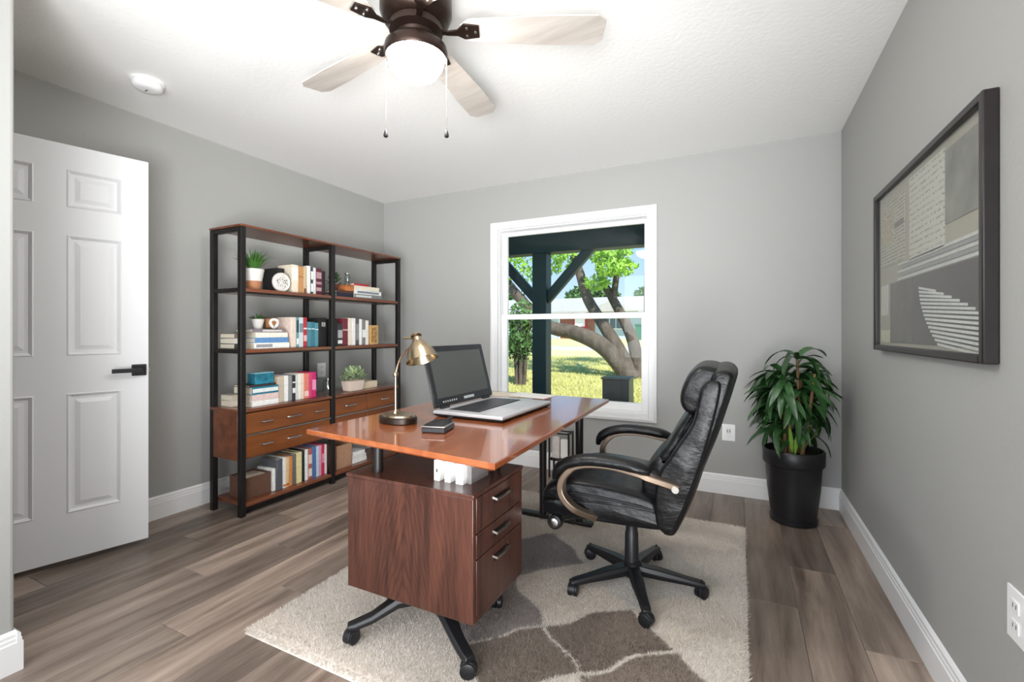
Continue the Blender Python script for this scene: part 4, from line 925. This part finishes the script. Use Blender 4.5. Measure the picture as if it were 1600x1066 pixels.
def linemat(name, base, ink, sc, thr, axis=2):
    m = mat(name, srgb(*base), .7); n = m.node_tree; L = n.links.new; b = n.nodes['Principled BSDF']
    t = n.nodes.new('ShaderNodeTexCoord'); sp = n.nodes.new('ShaderNodeSeparateXYZ'); L(t.outputs['Object'], sp.inputs[0])
    mu = n.nodes.new('ShaderNodeMath'); mu.operation = 'MULTIPLY'; mu.inputs[1].default_value = sc; L(sp.outputs[axis], mu.inputs[0])
    fr = n.nodes.new('ShaderNodeMath'); fr.operation = 'FRACT'; L(mu.outputs[0], fr.inputs[0]); gt = n.nodes.new('ShaderNodeMath'); gt.operation = 'GREATER_THAN'; gt.inputs[1].default_value = .66; L(fr.outputs[0], gt.inputs[0])
    nz = n.nodes.new('ShaderNodeTexNoise'); nz.inputs['Scale'].default_value = 70; L(t.outputs['Object'], nz.inputs['Vector']); g2 = n.nodes.new('ShaderNodeMath'); g2.operation = 'GREATER_THAN'; g2.inputs[1].default_value = thr; L(nz.outputs['Fac'], g2.inputs[0])
    an_ = n.nodes.new('ShaderNodeMath'); an_.operation = 'MULTIPLY'; L(gt.outputs[0], an_.inputs[0]); L(g2.outputs[0], an_.inputs[1])
    mx = n.nodes.new('ShaderNodeMix'); mx.data_type = 'RGBA'; mx.inputs['A'].default_value = srgb(*base); mx.inputs['B'].default_value = srgb(*ink); L(an_.outputs[0], mx.inputs['Factor']); L(mx.outputs['Result'], b.inputs['Base Color']); return m
M_doc = linemat('typed_document', (186, 180, 164), (116, 108, 96), 70, .47); M_doc2 = linemat('typed_sheet', (206, 202, 192), (160, 154, 144), 46, .5); M_doc3 = linemat('yellowed_form', (190, 178, 146), (110, 98, 76), 90, .45)
zz = lambda f: j0 + (j1 - j0) * f
yy = lambda f: i1 - (i1 - i0) * f          # f=0 at the far (left in view) end
def sheet(nm, f0, f1, h0, h1, m, d=.002): return MB().box(xb - d, xb, yy(f1), yy(f0), zz(h0), zz(h1)).build(nm, m, pf)
sheet('document', .02, .34, .52, .93, M_doc)
sheet('document', .40, .72, .50, .97, M_doc2, .003)
sheet('yellowed_form', .05, .20, .66, .86, M_doc3, .0035)
sheet('stamp_strip', .22, .33, .74, .775, cm((96, 86, 78)), .004)
sheet('photo_print', .73, .985, .60, .95, mat('grey_photo_print', srgb(120, 116, 110), .5, var=.5, vscale=9), .003)
sheet('reflection_panel', .36, .985, .02, .40, mat('painted_reflection_brown', srgb(58, 42, 40), .5, var=.3, vscale=8), .0025)  # dark reflection in the glass, painted as a flat brown panel
sheet('painted_reflection', .16, .44, .02, .40, mat('painted_reflection_mottled', srgb(66, 52, 44), .5, var=.75, vscale=16), .003)  # mottled dark panel, also a reflection painted into the lower half
sheet('pale_card', .03, .12, .20, .40, cm((210, 206, 196)), .0035)
sheet('pale_card', .02, .15, .02, .10, cm((206, 204, 170)), .0035)
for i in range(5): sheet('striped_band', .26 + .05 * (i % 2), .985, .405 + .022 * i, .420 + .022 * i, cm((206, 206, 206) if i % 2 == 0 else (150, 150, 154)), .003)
for i in range(15):  # blind reflected in the glass, painted as pale stripes
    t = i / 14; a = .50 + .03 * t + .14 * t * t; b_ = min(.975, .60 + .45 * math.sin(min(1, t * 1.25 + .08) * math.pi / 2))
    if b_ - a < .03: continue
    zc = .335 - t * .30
    MB().quadslab([(yy(a), zz(zc)), (yy(b_), zz(zc - .035)), (yy(b_), zz(zc - .047)), (yy(a), zz(zc - .012))], 0, .001).xf(Matrix(((0, 0, -1, xb - .0026), (1, 0, 0, 0), (0, 1, 0, 0), (0, 0, 0, 1)))).build('painted_blind_reflection', cm((222, 222, 220)), pf)
MB().box(XR - .024, XR - .0225, i0, i1, j0, j1).build('glass', glassmat('picture_glass', (.95, .96, .95, 1), .9), pf)

# ------------------------------------------------------------------ ceiling fan
FX, FY = -1.08, 1.385
fan = thing('ceiling_fan', 'bronze flush ceiling fan with lit dome and five pale blades', 'ceiling fan', (FX, FY, 2.44))
MB().lathe([(.115, 2.44), (.128, 2.43), (.132, 2.38), (.132, 2.33), (.118, 2.30), (.092, 2.285)], (FX, FY, 0), 36).build('motor_housing', M_fan, fan, smooth=40)
MB().lathe([(.092, 2.29), (.098, 2.285), (.098, 2.262), (.072, 2.25), (.066, 2.232), (.082, 2.218)], (FX, FY, 0), 32).build('switch_housing', M_fan, fan, smooth=40)
MB().lathe([(.060, 2.236), (.095, 2.222), (.114, 2.205), (.117, 2.19), (.116, 2.172), (.111, 2.165), (.104, 2.167)], (FX, FY, 0), 36).build('light_ring', M_fan, fan, smooth=40)
MB().lathe([(.106, 2.172), (.104, 2.158), (.096, 2.136), (.080, 2.112), (.056, 2.095), (.028, 2.087), (.001, 2.085)], (FX, FY, 0), 36).build('lamp_dome', M_lens, fan, smooth=60)
for k in range(5):
    a = R(26 + 72 * k); Mb = Matrix.Translation((FX, FY, 2.272)) @ Matrix.Rotation(a, 4, 'Z') @ Matrix.Rotation(R(-8), 4, 'X')
    out = []
    L0, L1 = .165, .70
    for t in [i / 16 for i in range(17)]:
        x = L0 + (L1 - L0) * t; hw = .050 + .020 * min(1, t * 1.6); hw *= (1 - max(0, (t - .93) / .07) ** 2 * .35) * (1 - max(0, (.06 - t) / .06) ** 2 * .5); out.append((x, hw))
    m = MB(); m.quadslab([(x, h) for x, h in out] + [(x, -h) for x, h in out[::-1]], -.003, .003); m.xf(Mb)
    bl = m.build('blade', M_blade, fan, smooth=0, bevel=.0015)
    MB().band([(.085, 0, -.004), (.12, 0, -.012), (.155, 0, -.010), (.18, 0, -.005), (.235, 0, -.005)], [.012, .010, .014, .036, .028], .003).xf(Mb).build('blade_iron', M_fan, bl, bevel=.001)
    for (x, y) in ((.19, .018), (.19, -.018), (.222, 0)): MB().lathe([(.005, -.012), (.006, -.008)], (x, y, 0), 8).xf(Mb).build('screw', M_chrome, bl)
for (dx, dy, zb) in ((-.100, -.052, 1.872), (.102, .050, 1.872)):
    c = MB()
    c.tube([(FX + dx, FY + dy, 2.175), (FX + dx, FY + dy, zb + .03)], .0016, 6)
    pc2 = c.build('pull_chain', M_chrome, fan)
    MB().lathe([(.0005, zb + .032), (.003, zb + .028), (.0085, zb + .010), (.0085, zb + .004), (.004, zb), (.0005, zb - .001)], (FX + dx, FY + dy, 0), 14).build('pull_knob', M_blkp, pc2)
# smoke detector
sd_ = thing('smoke_detector', 'round white smoke detector on the ceiling above the door', 'detector', (-2.74, 1.305, 2.44))
MB().lathe([(.074, 2.44), (.074, 2.430), (.070, 2.426)], (-2.74, 1.305, 0), 32).build('mounting_ring', M_vinyl, sd_)
MB().lathe([(.064, 2.426), (.066, 2.418), (.063, 2.406), (.054, 2.398), (.03, 2.395), (.001, 2.395)], (-2.74, 1.305, 0), 32).build('cover', M_vinyl, sd_, smooth=40)
MB().box(-2.755, -2.735, 1.30, 1.306, 2.392, 2.396).build('test_button', mat('detector_grey', srgb(120, 120, 118), .5), sd_)

# ------------------------------------------------------------------ outdoors
gz_ = lambda y: -.15 + (y - 4) * .0275
M_grass = mat('lawn_turf', srgb(206, 202, 140), .9, var=.3, vscale=1.2, bump=.6, bscale=30, bdist=.03)
m = MB(); ylist = [3.9, 6, 9, 12, 16, 22, 32, 45, 70]
m.v = [(x, y, gz_(y)) for y in ylist for x in (-60, 30)]; m.f = [(2 * i, 2 * i + 1, 2 * i + 3, 2 * i + 2) for i in range(len(ylist) - 1)]
lawn = struct(m, 'lawn', M_grass, smooth=0)
NG = 42000
gy_ = 5.5 + (np.random.rand(NG) ** 1.6) * 11; gx_ = -gy_ * np.random.uniform(.14, .56, NG); gzz = -.15 + (gy_ - 4) * .0275
an = np.random.uniform(0, 6.28, NG); hh = np.random.uniform(.03, .08, NG); wd = .009
V = np.empty((NG * 3, 3)); V[0::3] = np.c_[gx_ + np.cos(an) * wd, gy_ + np.sin(an) * wd, gzz]; V[1::3] = np.c_[gx_ - np.cos(an) * wd, gy_ - np.sin(an) * wd, gzz]; V[2::3] = np.c_[gx_ + np.random.normal(0, .03, NG), gy_ + np.random.normal(0, .03, NG), gzz + hh]
go = trimesh('grass_blades', V, np.arange(NG * 3).reshape(-1, 3), mat('grass_blade', srgb(196, 192, 120), .8), None, 'stuff'); go['label'] = 'short green and straw lawn grass outside the window'; go['category'] = 'grass'
tag(MB().add([(-9, 20, gz_(20) + .015), (10, 20, gz_(20) + .015), (10, 22.5, gz_(22.5) + .015), (-9, 22.5, gz_(22.5) + .015)], [(0, 1, 2, 3)]).box(-9, 10, 19.98, 20, gz_(20) - .05, gz_(20) + .02).build('driveway', mat('pale_concrete', srgb(196, 190, 180), .8)), 'pale concrete drive crossing the lawn outside', 'driveway')['kind'] = 'structure'
# porch
struct(MB().box(-7, 4, YB + T, 5.32, -.3, -.08), 'porch_floor', mat('porch_concrete', srgb(150, 146, 138), .8), smooth=0)
pcl = struct(MB().box(-7, 4, YB + T, 5.6, 2.40, 2.62), 'porch_ceiling', M_green, smooth=0)
me = bpy.data.meshes.new('ceiling_board'); b_ = MB().box(.004, .136, 0, 1.36, 0, .018); me.from_pydata(b_.v, [], b_.f); me.materials.append(M_green)
for i in range(34):
    o = bpy.data.objects.new('ceiling_board', me); col.objects.link(o); o.location = (-4.0 + i * .14, YB + T, 2.382); o.parent = pcl
pch = structroot('trim_1', (-2.156, 5.2, -.08))
MB().box(-7, 4, 5.10, 5.30, 2.09, 2.40).build('porch_beam', M_green, pch, bevel=.006)
MB().box(-2.246, -2.066, 5.11, 5.29, -.08, 2.09).build('porch_post', M_green, pch, bevel=.008)
for sg in (1, -1):
    x0 = -2.156 + sg * .09
    m = MB(); h = .065
    pts = [(x0, 1.48), (x0, 1.64), (x0 + sg * .42, 2.09), (x0 + sg * .575, 2.09)]
    m.add([(x, 5.16, z) for x, z in pts] + [(x, 5.24, z) for x, z in pts], [(0, 1, 2, 3), (7, 6, 5, 4), (0, 3, 7, 4), (1, 0, 4, 5), (2, 1, 5, 6), (3, 2, 6, 7)]).build('knee_brace', M_green, pch, bevel=.005)
# utility box by the window
ub = thing('planter_box', 'square dark planter box standing outside below the window', 'planter', (-.955, 4.05, -.08))
MB().box(-1.07, -.84, 3.95, 4.15, -.08, .735).build('box_body', mat('charcoal_box', srgb(44, 46, 46), .4), ub, bevel=.004)
MB().box(-1.08, -.83, 3.94, 4.16, .735, .752).build('rim', mat('charcoal_rim', srgb(70, 72, 70), .4), ub, bevel=.003)
# trees
M_bark = mat('grey_bark', srgb(92, 82, 72), .9, var=.45, vscale=6, bump=1.0, bscale=14, bdist=.04, stretch=(1, 1, .4))
M_lf = mat('yellow_green_leaf', srgb(150, 196, 70), .5, var=.35, vscale=3); M_lf2 = mat('deep_leaf', srgb(84, 120, 60), .55, var=.4, vscale=2)  # yellow-green leaves for the near trees, deep green for shrub and far trees
def foliage(name, clusters, m, parent, size, seed=1):
    r = np.random.RandomState(seed); P = []
    for (c, rad, n) in clusters:
        d = r.normal(size=(n, 3)); d /= np.linalg.norm(d, axis=1)[:, None]; P.append(np.array(c) + d * np.array(rad) * (r.rand(n, 1) ** .45))
    P = np.vstack(P); n = len(P); a = r.normal(size=(n, 3)); a /= np.linalg.norm(a, axis=1)[:, None]; b = np.cross(a, r.normal(size=(n, 3))); b /= np.linalg.norm(b, axis=1)[:, None]
    s = size * r.uniform(.6, 1.3, (n, 1)); V = np.empty((n * 4, 3)); V[0::4] = P - a * s; V[1::4] = P + b * s * .42; V[2::4] = P + a * s; V[3::4] = P - b * s * .42
    V -= np.array(OFF[parent.name]); return trimesh(name, V, np.arange(n * 4).reshape(-1, 4), m, parent, 'stuff')
def limb(pts, rad, root, nm='branch', n=12):
    p = smoothpts(pts, 5); k = len(p); ra = [rad[0] + (rad[1] - rad[0]) * i / (k - 1) for i in range(k)]
    MB().tube(p, ra, n).build(nm, M_bark, root, smooth=60)
tr = thing('shade_tree', 'large grey-barked tree with low leaning limbs outside the window', 'tree', (-2.35, 11, gz_(11)))
g0 = gz_(11) - .05
limb([(-2.28, 11, g0), (-2.6, 11, .45), (-3.05, 11, .85), (-3.7, 11.05, 1.12), (-4.4, 11.1, 1.28), (-5.1, 11.2, 1.85), (-5.8, 11.3, 2.6), (-6.5, 11.4, 3.5)], (.25, .10), tr, 'trunk', 14)
limb([(-2.2, 11.05, g0), (-2.62, 11.1, .75), (-3.0, 11.1, 1.35), (-3.38, 11.15, 1.95), (-3.6, 11.2, 2.6), (-3.85, 11.3, 3.3), (-4.0, 11.4, 4.4)], (.18, .08), tr)
limb([(-2.1, 11.1, g0), (-2.28, 11.2, .9), (-2.55, 11.25, 1.5), (-2.85, 11.3, 2.05), (-3.15, 11.4, 2.6), (-3.3, 11.5, 3.6)], (.165, .06), tr)
limb([(-2.78, 11.3, 1.9), (-2.72, 11.35, 2.5), (-2.62, 11.4, 3.2), (-2.5, 11.5, 4.2)], (.09, .05), tr)
foliage('foliage', [((-2.75, 10.8, 3.0), (.55, .6, .28), 420), ((-2.55, 10.6, 2.62), (.50, .5, .22), 330), ((-3.05, 10.9, 2.35), (.34, .4, .22), 150), ((-4.1, 10.9, 3.0), (.6, .6, .4), 260), ((-5.4, 11.2, 2.9), (.7, .7, .5), 260), ((-3.5, 11, 4.8), (2.4, 1.6, .8), 1500)], M_lf, tr, .085, 4)
t2 = thing('slender_tree', 'slender grey tree trunk at the right edge of the window view', 'tree', (-2.02, 12.2, gz_(12.2)))
limb([(-2.10, 12.2, gz_(12.2)), (-2.10, 12.2, 2.2), (-2.06, 12.2, 4.6)], (.12, .09), t2, 'trunk'); foliage('foliage', [((-2.0, 12.2, 5.2), (.9, .8, .8), 700)], M_lf, t2, .10, 8)
shb = thing('garden_shrub', 'green upright shrub with several stems left of the porch post', 'shrub', (-4.22, 9, gz_(9)))
for i in range(5): a = i * 1.3; limb([(-4.22 + .08 * math.cos(a), 9 + .1 * math.sin(a), gz_(9)), (-4.22 + .13 * math.cos(a), 9 + .14 * math.sin(a), .7), (-4.22 + .22 * math.cos(a), 9 + .22 * math.sin(a), 1.5)], (.045, .025), shb, 'stem', 8)
foliage('foliage', [((-4.25, 9, 1.05), (.34, .4, .5), 900), ((-4.25, 9, .8), (.40, .4, .3), 400), ((-4.2, 9, 1.5), (.3, .35, .35), 300)], M_lf2, shb, .06, 5)
for i, (x, y, h, r_, lb) in enumerate(((-25.5, 46, 4.6, 4.6, 'broad green tree crown far left beyond the white house'), (-13.8, 47, 4.7, 3.0, 'rounded green tree behind the white house roof'), (-7.0, 46, 4.6, 2.4, 'small dark green tree behind the right end of the house'))):
    t = thing('distant_tree', lb, 'tree', (x, y, gz_(y)), 'trees behind the house'); limb([(x, y, gz_(y)), (x, y, h * .6), (x + .3, y, h)], (.3, .15), t, 'trunk')
    foliage('foliage', [((x, y, h), (r_, r_ * .7, r_ * .45), 2600), ((x + r_ * .4, y, h - .9), (r_ * .7, r_ * .5, r_ * .35), 1200)], M_lf2, t, .28, 11 + i)
# neighbour house
hs = thing('house', 'white neighbouring house with pale roof, brick panel and red door', 'house', (-9, 32, .62))
M_hw = mat('white_siding', srgb(186, 204, 218), .7); M_rf = mat('pale_roof', srgb(180, 176, 172), .8, var=.1, vscale=3)
hb = .5
MB().box(-26, 2, 32, 39, hb, 2.52).build('wall', M_hw, hs)
MB().add([(-26.6, 31.3, 2.46), (2.6, 31.3, 2.46), (2.6, 36, 3.72), (-26.6, 36, 3.72), (-26.6, 31.3, 2.60), (2.6, 31.3, 2.60), (2.6, 36, 3.86), (-26.6, 36, 3.86), (-26.6, 40, 2.46), (2.6, 40, 2.46), (2.6, 40, 2.6), (-26.6, 40, 2.6)],
         [(3, 2, 1, 0), (4, 5, 6, 7), (0, 1, 5, 4), (8, 9, 2, 3), (7, 6, 10, 11), (9, 8, 11, 10), (1, 2, 6, 5), (0, 4, 7, 3), (2, 9, 10, 6), (3, 7, 11, 8)]).build('roof', M_rf, hs)
MB().add([(-9.6, 30.9, 2.5), (-6.0, 30.9, 2.5), (-7.8, 30.9, 3.25), (-9.6, 34.5, 2.5), (-6.0, 34.5, 2.5), (-7.8, 34.5, 3.25)], [(0, 1, 2), (5, 4, 3), (0, 2, 5, 3), (2, 1, 4, 5), (1, 0, 3, 4)]).build('gable', M_rf, hs)
bp_ = MB().box(-11.75, -9.2, 31.9, 32, hb, 2.46).build('brick_panel', mat('brick_red', srgb(150, 96, 80), .8, var=.25, vscale=6), hs)
dr = MB().box(-10.75, -9.75, 31.84, 31.9, hb, 2.35).build('front_door', mat('red_door', srgb(186, 34, 48), .4), hs)
MB().box(-10.62, -9.88, 31.80, 31.84, 1.5, 2.25).build('door_window', M_vinyl, dr)
for x0, x1 in ((-8.6, -7.2), (-15.5, -14.0), (-5.2, -3.8)):
    wf = MB().box(x0, x1, 31.92, 32, 1.30, 2.28).build('window', M_vinyl, hs)
    for k in range(3): MB().box(x0 + .06 + k * (x1 - x0 - .06) / 3, x0 + (k + 1) * (x1 - x0 - .06) / 3, 31.90, 31.92, 1.36, 2.22).build('pane', mat('far_glass', srgb(96, 112, 124), .1), wf)
MB().box(-11.9, -11.78, 31.86, 32, hb, 2.46).build('corner_board', M_vinyl, hs)
ct = thing('garbage_bin', 'green wheeled bin standing beside the far house', 'bin', (-5.9, 31, gz_(31)))
MB().box(-6.15, -5.65, 30.8, 31.3, gz_(31), gz_(31) + .95).build('bin_body', mat('bin_green', srgb(40, 110, 84), .5), ct, bevel=.03)
MB().box(-6.2, -5.6, 30.75, 31.35, gz_(31) + .95, gz_(31) + 1.05).build('lid', MATS['bin_green'], ct, bevel=.02)
